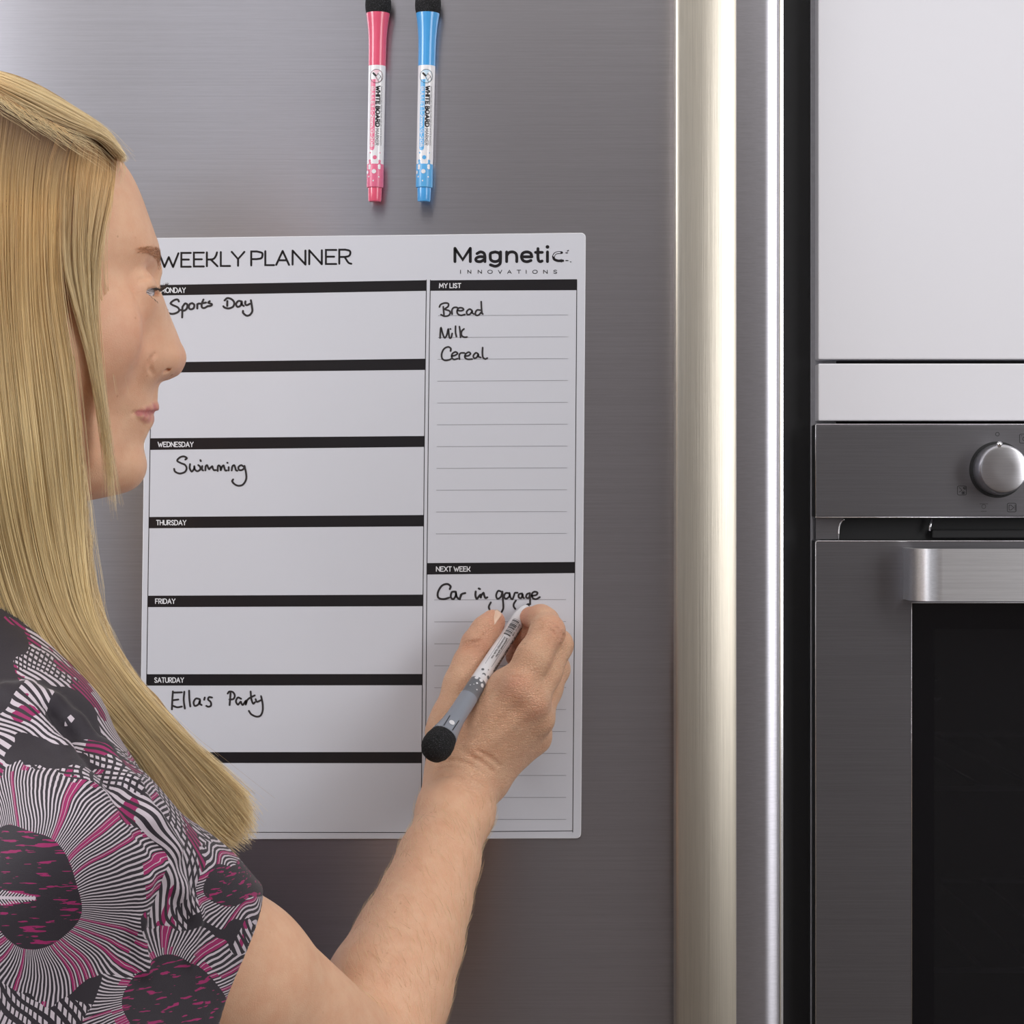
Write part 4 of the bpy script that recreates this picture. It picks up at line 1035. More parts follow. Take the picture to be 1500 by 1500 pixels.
skin.chain([(MC['m'][2], .0120), (hp_(798, 985, .046), .0108), (hp_(815, 945, .032), .0112)], .005)
skin.chain([(hp_(815, 945, .032), .0106), (hp_(796, 930, .018), .0092), (hp_(778, 930, .0135), .0086), (hp_(761, 934, .0125), .0078)], .0035)
skin.chain([(MC['r'][2], .0112), (hp_(800, 1010, .030), .0102), (hp_(812, 980, .018), .0106)], .005)
skin.chain([(hp_(812, 980, .018), .0100), (hp_(792, 962, .0125), .0088), (hp_(776, 958, .0115), .0084), (hp_(757, 962, .0110), .0076)], .0035)
skin.chain([(MC['l'][2], .0105), (hp_(790, 1040, .018), .0095), (hp_(796, 1015, .0125), .0096)], .005)
skin.chain([(hp_(796, 1015, .0125), .0092), (hp_(778, 996, .0110), .0080), (hp_(756, 992, .0100), .0070)], .0035)
# knuckles, tendons, skin folds
for c, r in ((hp_(760, 1008, .0735), .0060), (hp_(780, 1029, .0675), .0058), (hp_(790, 1052, .051), .0055)): skin.ell(c, (r, r, r), None, .010)
for a, b in ((hp_(690, 1092, .0725), hp_(752, 1016, .0745)), (hp_(700, 1100, .0715), hp_(772, 1036, .0690))): skin.rc(a, b, .0022, .0028, .006)
def fold(a, b, r=.0007, k=.0025): skin.rc(a, b, r, r, k, 's')
fold(hp_(678, 948, .0412), hp_(704, 938, .0402)); fold(hp_(677, 954, .0420), hp_(699, 947, .0420)); fold(hp_(701, 933, .0375), hp_(708, 931, .037), .0005)
for dx, dy in ((0, 0), (5, -7), (9, -13)):
    fold(hp_(797+dx, 934+dy, .0602-dy*-.0002), hp_(820+dx*.6, 944+dy, .0520), .0005, .0022)
for row in (((640, 1118), (655, 1114), (672, 1115), (690, 1122), (706, 1134)), ((638, 1128), (655, 1124), (674, 1127), (694, 1137), (710, 1150)), ((640, 1139), (656, 1135), (674, 1139), (690, 1148)), ((690, 1108), (706, 1116), (722, 1130)), ((668, 1148), (684, 1154), (698, 1164)), ((700, 1100), (718, 1110), (732, 1122))):
    cp0 = [vis(x, y) for x, y in row]
    for a, b in zip(cp0, cp0[1:]): skin.rc(a, b, .0003, .0003, .0030, 's')
for row in (((806, 913), (816, 920), (822, 930)), ((803, 920), (812, 927), (818, 936)), ((772, 998), (760, 990), (748, 992)), ((680, 946), (690, 941), (702, 941)), ((682, 951), (692, 947), (700, 948))):
    cp0 = [vis(x, y) for x, y in row]
    for a, b in zip(cp0, cp0[1:]): skin.rc(a, b, .0002, .0002, .0022, 's')
# ---- skin material
t = NT('skin')
tn = t.n('Attribute', attribute_name='tint').outputs['Fac']; lp = t.n('Attribute', attribute_name='lips').outputs['Fac']
v = t.tex('Object'); mott = t.noise(v, 90, 4, .65); pores = t.noise(v, 1400, 3, .6)
base = t.mix(t.ramp(mott, [(.35, (0, 0, 0, 1)), (.7, (1, 1, 1, 1))]), lin((236, 190, 157)), lin((230, 177, 144)))
base = t.mix(t.math('MULTIPLY', tn, .8, clamp=True), base, lin((212, 130, 110)))
fr = t.n('TexVoronoi'); t.l(v, fr.inputs['Vector']); fr.inputs['Scale'].default_value = 170; fr.inputs['Randomness'].default_value = 1
fm = t.math('MULTIPLY', t.ramp(fr.outputs['Distance'], [(.09, (1, 1, 1, 1)), (.16, (0, 0, 0, 1))]), t.ramp(t.noise(v, 60, 2), [(.55, (0, 0, 0, 1)), (.65, (1, 1, 1, 1))]))
base = t.mix(t.math('MULTIPLY', fm, .35), base, lin((170, 105, 75)))
base = t.mix(t.math('MULTIPLY', lp, .85, clamp=True), base, lin((196, 112, 116)))
t.l(base, t.b.inputs['Base Color'])
t.set(Roughness=.46); t.b.inputs['Subsurface Weight'].default_value = .12; t.b.inputs['Subsurface Scale'].default_value = .006
t.b.inputs['Subsurface Radius'].default_value = (1, .35, .2); t.b.inputs['Specular IOR Level'].default_value = .42
cr_ = t.n('TexVoronoi', feature='DISTANCE_TO_EDGE'); t.l(t.tex('Object', scale=(1, 1, 1.5), rot=(.3, .6, .2)), cr_.inputs['Vector']); cr_.inputs['Scale'].default_value = 520
hnd = t.n('Attribute', attribute_name='hand').outputs['Fac']
hgt = t.math('ADD', t.math('MULTIPLY', pores, .45), t.math('MULTIPLY', t.math('MULTIPLY', t.ramp(cr_.outputs['Distance'], [(0, (0, 0, 0, 1)), (.12, (1, 1, 1, 1))]), hnd), .55))
wv = t.noise(t.tex('Object', scale=(90, 300, 700), rot=(0, .75, 0)), 1.0, 3, .6)
hgt = t.math('ADD', hgt, t.math('MULTIPLY', t.math('MULTIPLY', wv, hnd), 1.3))
t.bump(hgt, .75, .0008); M['skin'] = t.m
person = tag(empty('person', (CH.x, CH.y, 0)), 'woman with long straight blonde hair in a patterned short-sleeved blouse, writing with her right hand', 'person')
bl = np.array([-.52, -.52, .64], F32); bh = np.array([.06, -.001, 1.76], F32)
bp, bq = mesh_field(skin, bl, bh, QV)
def near_lip(p, T_):
    d = np.full(len(p), 9, F32); m = np.nonzero(np.linalg.norm(p-v3(T_[1][0][0]), axis=1) < .05)[0]; pm = p[m]; dm = d[m]
    for rows in T_.values():
        for (a, ra), (b, rb__) in zip(rows, rows[1:]):
            A, B = v3(a), v3(b); ba = B-A; tq = np.clip((pm-A)@ba/(ba@ba), 0, 1)
            dm = np.minimum(dm, np.linalg.norm(pm-A-tq[:, None]*ba, axis=1)-(ra+(rb__-ra)*tq))
    d[m] = dm; return d
dl = np.minimum(near_lip(bp, UL), near_lip(bp, LL))
lips = np.clip(1-(dl-.0002)/.0010, 0, 1)
def blob(c, r): return np.exp(-(np.linalg.norm(bp-v3(c), axis=1)/r)**2)
tint = .6*blob(hp_(757, 1004, .075), .009)+.6*blob(hp_(782, 1034, .068), .008)+.45*blob(hp_(815, 925, .055), .010)+.5*blob(hp_(775, 900, .025), .012)+.5*blob(hp_(722, 911, .025), .012)+.35*blob(hp_(698, 948, .04), .012)
tint += .5*blob(Hw(250, 530, 0), .012)+.35*blob(Hw(185, 500, .045), .026)+.5*blob(Hw(222, 545, .012), .006)+.6*blob(hp_(765, 950, .014), .018)
handm = np.clip(1-(np.linalg.norm(bp-v3(hp_(735, 1030, .05)), axis=1)-.055)/.03, 0, 1)
body = mesh_obj('body', bp, bq, M['skin'], person, {'tint': np.clip(tint, 0, 1), 'lips': lips, 'hand': handm})
# thumb nail
def nail(name, c, ax, nrm, L, Wd, mat):
    ax = Vector(ax).normalized(); nrm = Vector(nrm); nrm = (nrm-ax*nrm.dot(ax)).normalized(); sd = ax.cross(nrm)
    vs, fs = [], []; nu, nv = 10, 10
    for i in range(nu+1):
        u = i/nu
        wd_ = Wd*(1 if u < .75 else math.sqrt(max(0, 1-((u-.75)/.27)**2)))*(.86+.14*min(1, u*4))
        for j in range(nv+1):
            s = (j/nv*2-1); an = s*1.0
            vs.append(Vector(c)+ax*(u-.4)*L+sd*wd_*.5*math.sin(an)/math.sin(1.0)+nrm*(Wd*.42*(math.cos(an)-1)-.0006*(u-.5)**2*4))
    for i in range(nu):
        for j in range(nv): k = i*(nv+1)+j; fs.append((k, k+1, k+nv+2, k+nv+1))
    o = obj(name, vs, fs, mat, person, True); md = o.modifiers.new('s', 'SOLIDIFY'); md.thickness = .0005; return o
t = NT('nail'); t.set(Base_Color=lin((232, 196, 170)), Roughness=.22); t.b.inputs['Coat Weight'].default_value = .4; M['nail'] = t.m
ta, tb_ = hp_(703, 937, .030), hp_(727, 902, .019)
nail('nail', hp_(716.0, 907.5, .0300), tb_-ta, Vector((-.64, -.68, .36)), .0165, .0115, M['nail'])
# eyes
t = NT('eye'); at = t.n('Attribute', attribute_name='iris').outputs['Fac']
t.l(t.ramp(at, [(0, lin((214, 206, 208))), (.40, lin((206, 198, 202))), (.44, lin((70, 84, 100))), (.75, lin((112, 132, 150))), (.80, lin((12, 12, 14))), (1, lin((12, 12, 14)))]), t.b.inputs['Base Color'])
t.set(Roughness=.08); M['eye'] = t.m
gaze = Vector(FW)-Vector(RT)*.22+Vector((0, 0, -.20)); gaze.normalize()
for e in EY:
    bm = bmesh.new(); bmesh.ops.create_uvsphere(bm, u_segments=48, v_segments=32, radius=ER)
    ia = []
    for vv in bm.verts:
        dd = vv.co.normalized().dot(gaze); a = math.acos(max(-1, min(1, dd)))
        if a < .5: vv.co *= 1+.06*(1-(a/.5)**2)
    bmesh.ops.translate(bm, verts=bm.verts[:], vec=Vector(e.tolist()))
    o = bmobj('eye', bm, M['eye'], person, True)
    co_ = np.empty(len(o.data.vertices)*3, F32); o.data.vertices.foreach_get('co', co_); co_ = co_.reshape(-1, 3)-e
    an = np.arccos(np.clip(co_@np.array(gaze)/np.linalg.norm(co_, axis=1), -1, 1))
    aa = o.data.attributes.new('iris', 'FLOAT', 'POINT'); aa.data.foreach_set('value', np.clip(1-an/.88, 0, 1).astype(F32))
# ------------------------------------------------------------------ hair
def hair_mat(name, c0, c1, c2, rough=.28):
    m = bpy.data.materials.new(name); m.use_nodes = True; nt = m.node_tree; nt.nodes.clear()
    out = nt.nodes.new('ShaderNodeOutputMaterial'); h = nt.nodes.new('ShaderNodeBsdfHairPrincipled'); h.parametrization = 'COLOR'
    info = nt.nodes.new('ShaderNodeHairInfo'); r = nt.nodes.new('ShaderNodeValToRGB'); cr = r.color_ramp
    while len(cr.elements) < 4: cr.elements.new(.5)
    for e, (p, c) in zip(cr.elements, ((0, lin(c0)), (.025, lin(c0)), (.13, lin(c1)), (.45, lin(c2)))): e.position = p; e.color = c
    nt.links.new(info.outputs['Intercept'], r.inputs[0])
    r2 = nt.nodes.new('ShaderNodeValToRGB'); c = r2.color_ramp; c.elements[0].color = (.36, .26, .17, 1); c.elements[0].position = .1; c.elements[1].color = (1, 1, 1, 1); c.elements[1].position = .62
    sa = nt.nodes.new('ShaderNodeAttribute'); sa.attribute_name = 'shade'; nt.links.new(sa.outputs['Fac'], r2.inputs[0])
    mx = nt.nodes.new('ShaderNodeMix'); mx.data_type = 'RGBA'; mx.blend_type = 'MULTIPLY'; mx.inputs[0].default_value = 1.0
    nt.links.new(r.outputs[0], mx.inputs[6]); nt.links.new(r2.outputs[0], mx.inputs[7])
    nt.links.new(mx.outputs[2], h.inputs['Color'])
    h.inputs['Roughness'].default_value = rough; h.inputs['Radial Roughness'].default_value = .45
    h.inputs['Random Roughness'].default_value = .2
    p = nt.nodes.new('ShaderNodeBsdfPrincipled'); p.inputs['Roughness'].default_value = .42; nt.links.new(mx.outputs[2], p.inputs['Base Color'])
    ms = nt.nodes.new('ShaderNodeMixShader'); ms.inputs[0].default_value = .74
    nt.links.new(h.outputs[0], ms.inputs[1]); nt.links.new(p.outputs[0], ms.inputs[2])
    nt.links.new(ms.outputs[0], out.inputs[0]); return m
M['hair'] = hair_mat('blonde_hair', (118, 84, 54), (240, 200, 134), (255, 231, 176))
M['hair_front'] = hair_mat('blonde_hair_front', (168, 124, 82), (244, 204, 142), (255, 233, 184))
M['brow_hair'] = hair_mat('brow_hair', (168, 108, 62), (176, 116, 68), (186, 128, 80), .4)
M['lash_hair'] = hair_mat('lash_hair', (20, 16, 16), (20, 16, 16), (24, 20, 20), .4)
def P_arr(px, py, d):
    k = K*(D-d)/D; return np.stack([(px-750)*k, -d, Z0+(750-py)*k], -1).astype(F32)
def march(px, py, grow):
    """depth (m in front of the door) at which the view ray meets the grown head; nan where it misses"""
    px = np.asarray(px, float); py = np.asarray(py, float); d = np.full(len(px), .44); hit = np.zeros(len(px), bool)
    for _ in range(60):
        q = head_base(P_arr(px, py, d), grow); hit |= q < .0008
        d = np.where(hit, d, d-np.maximum(q*.7, .0006))
        d = np.maximum(d, .1)
    return np.where(hit & (d > .15), d, np.nan)
def head_d(px, py, lift=.009):
    px = np.asarray(px, float); py = np.asarray(py, float); py_ = np.minimum(py, 430.)
    d = march(px, py_, lift); x = px.copy()
    for _ in range(12):          # outside the outline: take the depth of the nearest point inside
        bad = np.isnan(d)
        if not bad.any(): break
        x = np.where(bad, x-5, x); py_ = np.where(bad, py_+4, py_); d2 = march(x, py_, lift); d = np.where(bad, d2, d)
    d = np.where(np.isnan(d), .29, d)
    k = np.ones(5)/5; dp = np.r_[[d[0]]*2, d, [d[-1]]*2]
    return np.convolve(dp, k, 'valid')
def body_d(px, py): return np.interp(py, [850, 950, 1050, 1150, 1280], [.352, .350, .345, .335, .325])
def guide_d(px, py, lift=.012):
    w = np.clip((np.asarray(py, float)-650)/230., 0, 1); w = w*w*(3-2*w)
    return head_d(px, py, lift)*(1-w)+(body_d(px, py)+lift-.012)*w
def resample(g, n):
    g = np.array([tuple(p) for p in catmull(g, 8)])
    s = np.r_[0, np.cumsum(np.linalg.norm(np.diff(g, axis=0), axis=1))]; t = np.linspace(0, s[-1], n)
    return np.stack([np.interp(t, s, g[:, i]) for i in range(g.shape[1])], 1)
GM = [[(-62, 116), (-64, 300), (-66, 500), (-60, 700), (-45, 850), (-5, 932), (58, 974), (105, 1010), (150, 1062), (205, 1114), (238, 1175), (270, 1235), (316, 1276)],
      [(-20, 126), (-27, 300), (-24, 500), (-5, 700), (20, 830), (58, 935), (120, 1002), (170, 1057), (225, 1122), (262, 1180), (300, 1230), (336, 1264)],
      [(22, 150), (6, 260), (8, 450), (28, 650), (50, 800), (85, 912), (140, 990), (190, 1050), (245, 1115), (290, 1175), (328, 1220), (356, 1240)],
      [(60, 171), (42, 260), (40, 450), (60, 650), (80, 800), (108, 905), (158, 982), (208, 1047), (263, 1107), (308, 1157), (345, 1197), (367, 1228)],
      [(92, 184), (68, 260), (64, 420), (86, 600), (102, 760), (124, 890), (170, 977), (220, 1038), (273, 1095), (316, 1138), (348, 1172), (370, 1204)],
      [(112, 190), (92, 262), (86, 400), (100, 540), (114, 680), (121, 800), (134, 900), (168, 967), (217, 1029), (268, 1082), (310, 1118), (340, 1147), (364, 1168)]]
GF = [[(104, 189), (94, 270), (93, 380), (112, 460), (136, 545), (150, 622), (159, 690), (164, 742)],
      [(134, 200), (124, 270), (118, 370), (125, 455), (138, 540), (150, 620), (160, 690), (165, 745)],
      [(156, 211), (149, 270), (134, 360), (132, 440), (141, 530), (152, 610), (160, 690), (165, 750)],
      [(172, 226), (165, 285), (150, 350), (141, 430), (146, 520), (155, 610), (162, 700), (166, 765)]]
GT = [[(-62, 112), (-20, 127), (22, 151), (60, 172), (92, 186), (125, 197), (152, 208), (174, 230)],
      [(-62, 98), (-20, 113), (22, 132), (60, 150), (95, 168), (130, 186), (156, 202), (178, 232)],
      [(-62, 88), (-20, 99), (22, 114), (60, 131), (97, 151), (134, 174), (160, 198), (181, 238)]]
RS = 26
def fam(G, d, n=RS):
    """guides -> (g, n, 3) of px, py, depth"""
    out = []
    for g_ in G:
        r = resample(g_, n); out.append(np.c_[r, d(r)])
    return np.array(out)
def strands_of(G, count, rng, thick, jit=3.0, kmin=.82, under=0, conv=None, u_pow=1.0, clump=26):
    g_, n, _ = G.shape; res = []
    cl_u = rng.random(clump); cl_o = rng.normal(0, 1, (clump, 2)); cl_ph = rng.random(clump)*6.28
    us = rng.random(count)**u_pow
    t = np.linspace(0, 1, n)
    for i in range(count):
        u = us[i]; x = u*(g_-1); a = min(int(x), g_-2); f = x-a
        # smooth (Catmull) interpolation across guides
        p0, p1, p2, p3 = G[max(a-1, 0)], G[a], G[a+1], G[min(a+2, g_-1)]
        s = .5*((2*p1)+(p2-p0)*f+(2*p0-5*p1+4*p2-p3)*f*f+(3*p1-p0-3*p2+p3)*f**3)
        s = s.copy(); c = int(np.argmin(np.abs(cl_u-u)))
        env = np.minimum(1, t*3.0)
        amp = jit*env
        s[:, 0] += amp*(cl_o[c, 0]*.75+rng.normal(0, .8))+.9*env*np.sin(t*6+cl_ph[c]+rng.normal(0, .9))+rng.normal(0, 2.2)*jit/2.6*t**5*3
        s[:, 1] += amp*.5*(cl_o[c, 1]+rng.normal(0, .5))
        dep = rng.random(); s[:, 2] += -thick*dep*env+.0009*env*np.sin(t*9+cl_ph[c]*2)
        L = kmin+(1-kmin)*rng.random()**.6
        if L < .999:
            tt = np.linspace(0, L, n); s = np.stack([np.interp(tt, t, s[:, j]) for j in range(3)], 1)
        res.append(P_arr(s[:, 0], s[:, 1], s[:, 2]))
    return res
rg = np.random.default_rng(11)
dM = lambda r: guide_d(r[:, 0], r[:, 1])
fM = fam(GM, dM)
def dF(r):
    px, py = r[:, 0], r[:, 1]; d = march(px, np.minimum(py, 520), .0045)+np.clip((py-330)/160, 0, 1)*.008
    for j in range(len(d)):
        if np.isnan(d[j]): d[j] = d[j-1] if j and not np.isnan(d[j-1]) else .30
    if len(d) > 4: d = np.convolve(np.r_[[d[0]]*2, d, [d[-1]]*2], np.ones(5)/5, 'valid')
    return d
fF = fam(GF, dF)
def dT(r):
    return head_d(r[:, 0], r[:, 1], .011)
fT = fam(GT, dT)
fT[2, :, 2] = np.minimum(fT[2, :, 2], fT[1, :, 2]-.012)
# root line sits on the scalp: lift grows along the strand
for A in (fM,): A[:, :3, 2] -= np.array([.005, .002, .0])
main = strands_of(fM, NH, rg, .013, 2.6, .77, clump=150)
front = strands_of(fF, NH//20, rg, .005, 2.2, .42, clump=20, u_pow=1.15)
top = strands_of(fT, NH//5, rg, .006, 1.3, .9, clump=24)
for k_, s_ in enumerate(top): pass
# flyaways
fly = []
for s in strands_of(fM[3:], NH//60, rg, .010, 9, .5, clump=40)+strands_of(fT, NH//110, rg, .004, 4.5, .7, clump=20): fly.append(s)
for k_ in range(44):     # loose hairs right of the main lock and by the shoulder
    x0_ = 112+rg.random()*14; g_ = [(x0_-22, 540), (x0_-4, 650), (x0_+6+rg.random()*10, 760), (x0_+8+rg.random()*22, 860), (x0_+30+rg.random()*26, 940), (x0_+60+rg.random()*26, 1000), (x0_+100+rg.random()*26, 1060)]
    r = resample(g_, 16); r = r[:int(10+rg.random()*6)]; fly.append(P_arr(r[:, 0], r[:, 1], guide_d(r[:, 0], r[:, 1])-.004*rg.random()))
for k_ in range(26):     # fine hairs falling over the temple and cheek
    a0 = 160+rg.random()*8; w_ = rg.random()
    g_ = [(a0, 222+rg.random()*14), (166-8*w_, 290), (158-14*w_, 350), (160-14*w_, 430), (172-16*w_, 500), (186-22*w_, 560), (196-26*w_, 600)]
    r = resample(g_, 18); r = r[:int(9+rg.random()*9)]; fly.append(P_arr(r[:, 0], r[:, 1], dF(r)-.001))
for k_ in range(150):    # hairs combed up from the parting over the top
    u = rg.random()*.62; b0 = np.array([np.interp(u*(RS-1), np.arange(RS), fT[0][:, j]) for j in range(2)])
    L_ = 40+rg.random()*50; an = -.12+rg.random()*.34
    g_ = [(b0[0], b0[1]-1), (b0[0]+L_*.4, b0[1]+L_*(.40-an)), (b0[0]+L_*.8, b0[1]+L_*(.62-an*1.4)), (b0[0]+L_*1.1, b0[1]+L_*(.86-an*1.2))]
    r = resample(g_, 12); fly.append(P_arr(r[:, 0], r[:, 1], head_d(r[:, 0], r[:, 1], .0125)))
for k_ in range(60):     # short hairs along the hairline
    u = rg.random(); b0 = fT[0][-1-int(u*8)]; x, y = b0[0], b0[1]
    g_ = [(x, y), (x+4+rg.random()*6, y+8+rg.random()*10), (x+2+rg.random()*9, y+22+rg.random()*22)]
    r = resample(g_, 8); fly.append(P_arr(r[:, 0], r[:, 1], dF(r)-.004))
_pz = P_arr(fT[0][:, 0], fT[0][:, 1], fT[0][:, 2])
def fTz(x): return np.interp(x, _pz[:, 0], _pz[:, 2])
# solid under-layer so that no gap shows through
HM = Field()
def mass(G, r, off, a=0, b=None, sub=2):
    g_, n, _ = G.shape
    for u in np.linspace(0, g_-1.35, (g_-1)*sub+1):
        i = min(int(u), g_-2); f = u-i; s = G[i]*(1-f)+G[i+1]*f; s = s[a:b:2]
        w_ = P_arr(s[:, 0], s[:, 1], s[:, 2]-off)
        m = len(w_); rr = [r*(.9 if k < m-3 else .55)*(.65 if u > g_-1.9 else 1) for k in range(m)]
        HM.chain([(w_[k], rr[k]) for k in range(m)], .006)
mass(fM, .0088, .0185, 2, -2)
def capf(p):
    f, r, z = to_local(p); d = head_base(p, .0025)
    fh = np.interp(-z, [-Hl(0, y)[2] for y in (98, 165, 205, 228, 262, 320, 420, 700)], [Hl(x, y)[0] for x, y in ((70, 98), (140, 165), (160, 205), (166, 228), (140, 262), (98, 320), (78, 420), (66, 700))])
    fh = fh+np.where(r < 0, .0, 0)-.35*np.maximum(np.abs(r)-.045, 0)
    return np.maximum(d, (f-fh)*.8).astype(F32)
HM.add(capf, hb_lo-.01, hb_hi+.01, .004)
# hair down the back and over the far shoulder
for r_ in (-.035, 0, .035):
    HM.chain([(Hw(-195, 300, r_), .050), (Hw(-208, 420, r_), .055), (Hw(-212, 560, r_), .050), (Hw(-205, 720, r_*1.1), .044), (Hw(-205, 880, r_*1.2), .036), (Hw(-215, 1040, r_*1.2), .022), (Hw(-220, 1130, r_*1.2), .010)], .03)
t = NT('hair_underlayer'); st_ = t.noise(t.tex('Object', scale=(260, 260, 7)), 1.0, 4, .6)
t.l(t.ramp(st_, [(.3, lin((130, 98, 60))), (.5, lin((190, 154, 98))), (.7, lin((222, 188, 128)))]), t.b.inputs['Base Color'])
t.set(Roughness=.55); t.bump(st_, .7, .0015); M['hair_under'] = t.m
hp, hq = mesh_field(HM, np.array([-.52, -.46, 1.08], F32), np.array([-.10, -.12, 1.74], F32), .003)
hair = mesh_obj('hair', hp, hq, M['hair_under'], person); hair['kind'] = 'stuff'
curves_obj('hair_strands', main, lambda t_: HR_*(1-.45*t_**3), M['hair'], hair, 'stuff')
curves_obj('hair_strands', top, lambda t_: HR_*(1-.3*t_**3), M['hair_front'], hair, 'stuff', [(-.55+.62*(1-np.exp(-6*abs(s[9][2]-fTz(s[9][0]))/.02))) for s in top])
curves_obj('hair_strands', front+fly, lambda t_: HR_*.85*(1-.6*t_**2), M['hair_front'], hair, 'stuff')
# ---- brows and lashes
rb_ = np.random.default_rng(3); br = []
def surf(p0, dirn, n=14, step=.002):
    """walk along dirn until the skin is met (used to root short hairs)"""
    p = np.array(p0, F32); dirn = np.array(dirn, F32)
    for _ in range(n):
        d = float(skin(p[None])[0])
        if d < .0002: break
        p = p+dirn*d*.9
    return p
for s in (1, -1):
    for i in range(330):
        u = rb_.random(); w_ = rb_.random()-.5
        # medial (u=0) .. temple (u=1), in head frame lateral metres and pixel rows
        r_ = .006+.040*u; py = 388-16*u-9*math.sin(u*2.4)+w_*(22-14*u)
        p = Hw(252-46*u*u, py, s*r_)
        q = surf(p, -FW*.97-RT*s*.22)
        outd = FW*.55+RT*s*(.55+.3*u)+np.array([0, 0, .35*(1-u)-.25*w_-.1], F32); outd /= np.linalg.norm(outd)
        tang = RT*s*.8-FW*.3+np.array([0, 0, .35-.5*u], F32); L = .0048+.003*rb_.random()
        pts = [q-outd*.0004, q+outd*.0007+tang*L*.35, q+outd*.0011+tang*L*.7+rb_.normal(0, .0002, 3), q+outd*.0009+tang*L]
        br.append(np.array(pts, F32))
curves_obj('eyebrow', br, lambda t_: .00008*(1-.6*t_), M['brow_hair'], person, 'stuff')
la = []
for e, s in zip(EY, (1, -1)):
    dirv = FW*math.cos(.12)+RT*s*math.sin(.12); lat = RT*s*math.cos(.12)-FW*math.sin(.12); up = np.array([0, 0, 1], F32)
    for i in range(46):
        a = -1+2*i/45; x_ = a*.0112; zt2 = -.0022+.0034*math.sqrt(max(0, 1-a*a))
        rad_ = ER+.0016
        p = e+lat*x_+up*zt2; q = p+dirv*math.sqrt(max(1e-6, rad_**2-x_**2-zt2**2))
        L = .0085*(.65+.35*rb_.random()); o_ = dirv*.9+lat*(.25*a+.2)
        la.append(np.array([q, q+o_*L*.4-up*L*.12, q+o_*L*.75+up*L*.05, q+o_*L+up*L*.38], F32))
    for i in range(26):
        a = -1+2*i/25; x_ = a*.0105; zb2 = -.0022-.0034*math.sqrt(max(0, 1-a*a)); rad_ = ER+.0016
        p = e+lat*x_+up*zb2; q = p+dirv*math.sqrt(max(1e-6, rad_**2-x_**2-zb2**2)); L = .0028*(.6+.4*rb_.random())
        la.append(np.array([q, q+dirv*L*.5-up*L*.3, q+dirv*L*.7-up*L*.8+lat*L*.2*a], F32))
curves_obj('eyelashes', la, lambda t_: .00012*(1-.75*t_), M['lash_hair'], person, 'stuff')
# fine pale hair on the forearm
am = []
ids = np.nonzero((bp[:, 2] > 1.13) & (bp[:, 2] < 1.262) & (bp[:, 0] > -.10) & (bp[:, 0] < .02) & (bp[:, 1] > -.26) & (bp[:, 1] < -.06))[0]
ch_ = rb_.choice(ids, min(NARM, len(ids)), replace=False); pc = bp[ch_]; gr = np.zeros_like(pc)
for ax in range(3):
    q = pc.copy(); q[:, ax] += .0006; gr[:, ax] = (skin(q)-skin(pc))/.0006
gr /= np.linalg.norm(gr, axis=1)[:, None]+1e-6
for p, nn in zip(pc, gr):
    tang = np.cross(nn, np.array([.2, .75, .62])); tang = np.array([-.35, -.25, .2])+.55*np.array([.2, .7, .6])+rb_.normal(0, .16, 3); tang -= nn*(tang@nn); tang /= np.linalg.norm(tang)+1e-6
    L = .006+.004*rb_.random(); am.append(np.array([p, p+nn*.0008+tang*L*.5, p+nn*.0011+tang*L], F32))
M['arm_hair'] = hair_mat('arm_hair', (232, 200, 150), (236, 206, 158), (240, 214, 168), .35)
curves_obj('arm_hair', am, lambda t_: .00006*(1-.6*t_), M['arm_hair'], person, 'stuff')
# ------------------------------------------------------------------ clothes
BL = Field()
top_sh = mixv(NB, SH, .15)
BL.chain([(Vector((NB.x, NB.y-.012, NB.z-.010)), .061), (mixv(NB, SH, .55)+Vector((0, 0, -.002)), .0535), (SH+Vector((0, 0, 0)), .0525)], .015)
BL.chain([(Vector((NB.x-.005, NB.y, NB.z-.020)), .054), (mixv(NB, SHl, .55)+Vector((0, 0, -.008)), .050), (SHl, .0525)], .015)
AXA = (EL-SH).normalized()
BL.chain([(SH, .0530), (mixv(SH, EL, .25), .0500), (mixv(SH, EL, .62), .0500)], .012)
BL.chain([(SHl, .0525), (mixv(SHl, ELl, .45), .0485)], .012)
BL.ell(CH, (.108, .158, .222), AX3, .04)
BL.ell(Vector((CH.x-.003, CH.y, .97)), (.108, .146, .22), AX3, .04)
for s in (1, -1): BL.ell(CH+fw_ax*.068+sh_ax*(.062*s)+Vector((0, 0, .015)), (.045, .05, .05), AX3, .03)
BL.rc(P(40, 1320, .43), P(150, 1560, .42), .05, .06, .03)
# soft drape folds
def folds(p):
    q = p.astype(np.float64)
    a = 46*(q[:, 0]*.55+q[:, 2]*.83)+3.0*np.sin(q[:, 2]*31+q[:, 0]*17); b = 60*(q[:, 0]*.9-q[:, 2]*.35)+2.0*np.sin(q[:, 2]*40)
    return (.0017*np.sin(a)+.0012*np.sin(b)*np.sin(q[:, 2]*22+1)).astype(F32)
BL.add(folds, (-1, -1, .5), (1, 1, 1.7), 0, 'd')
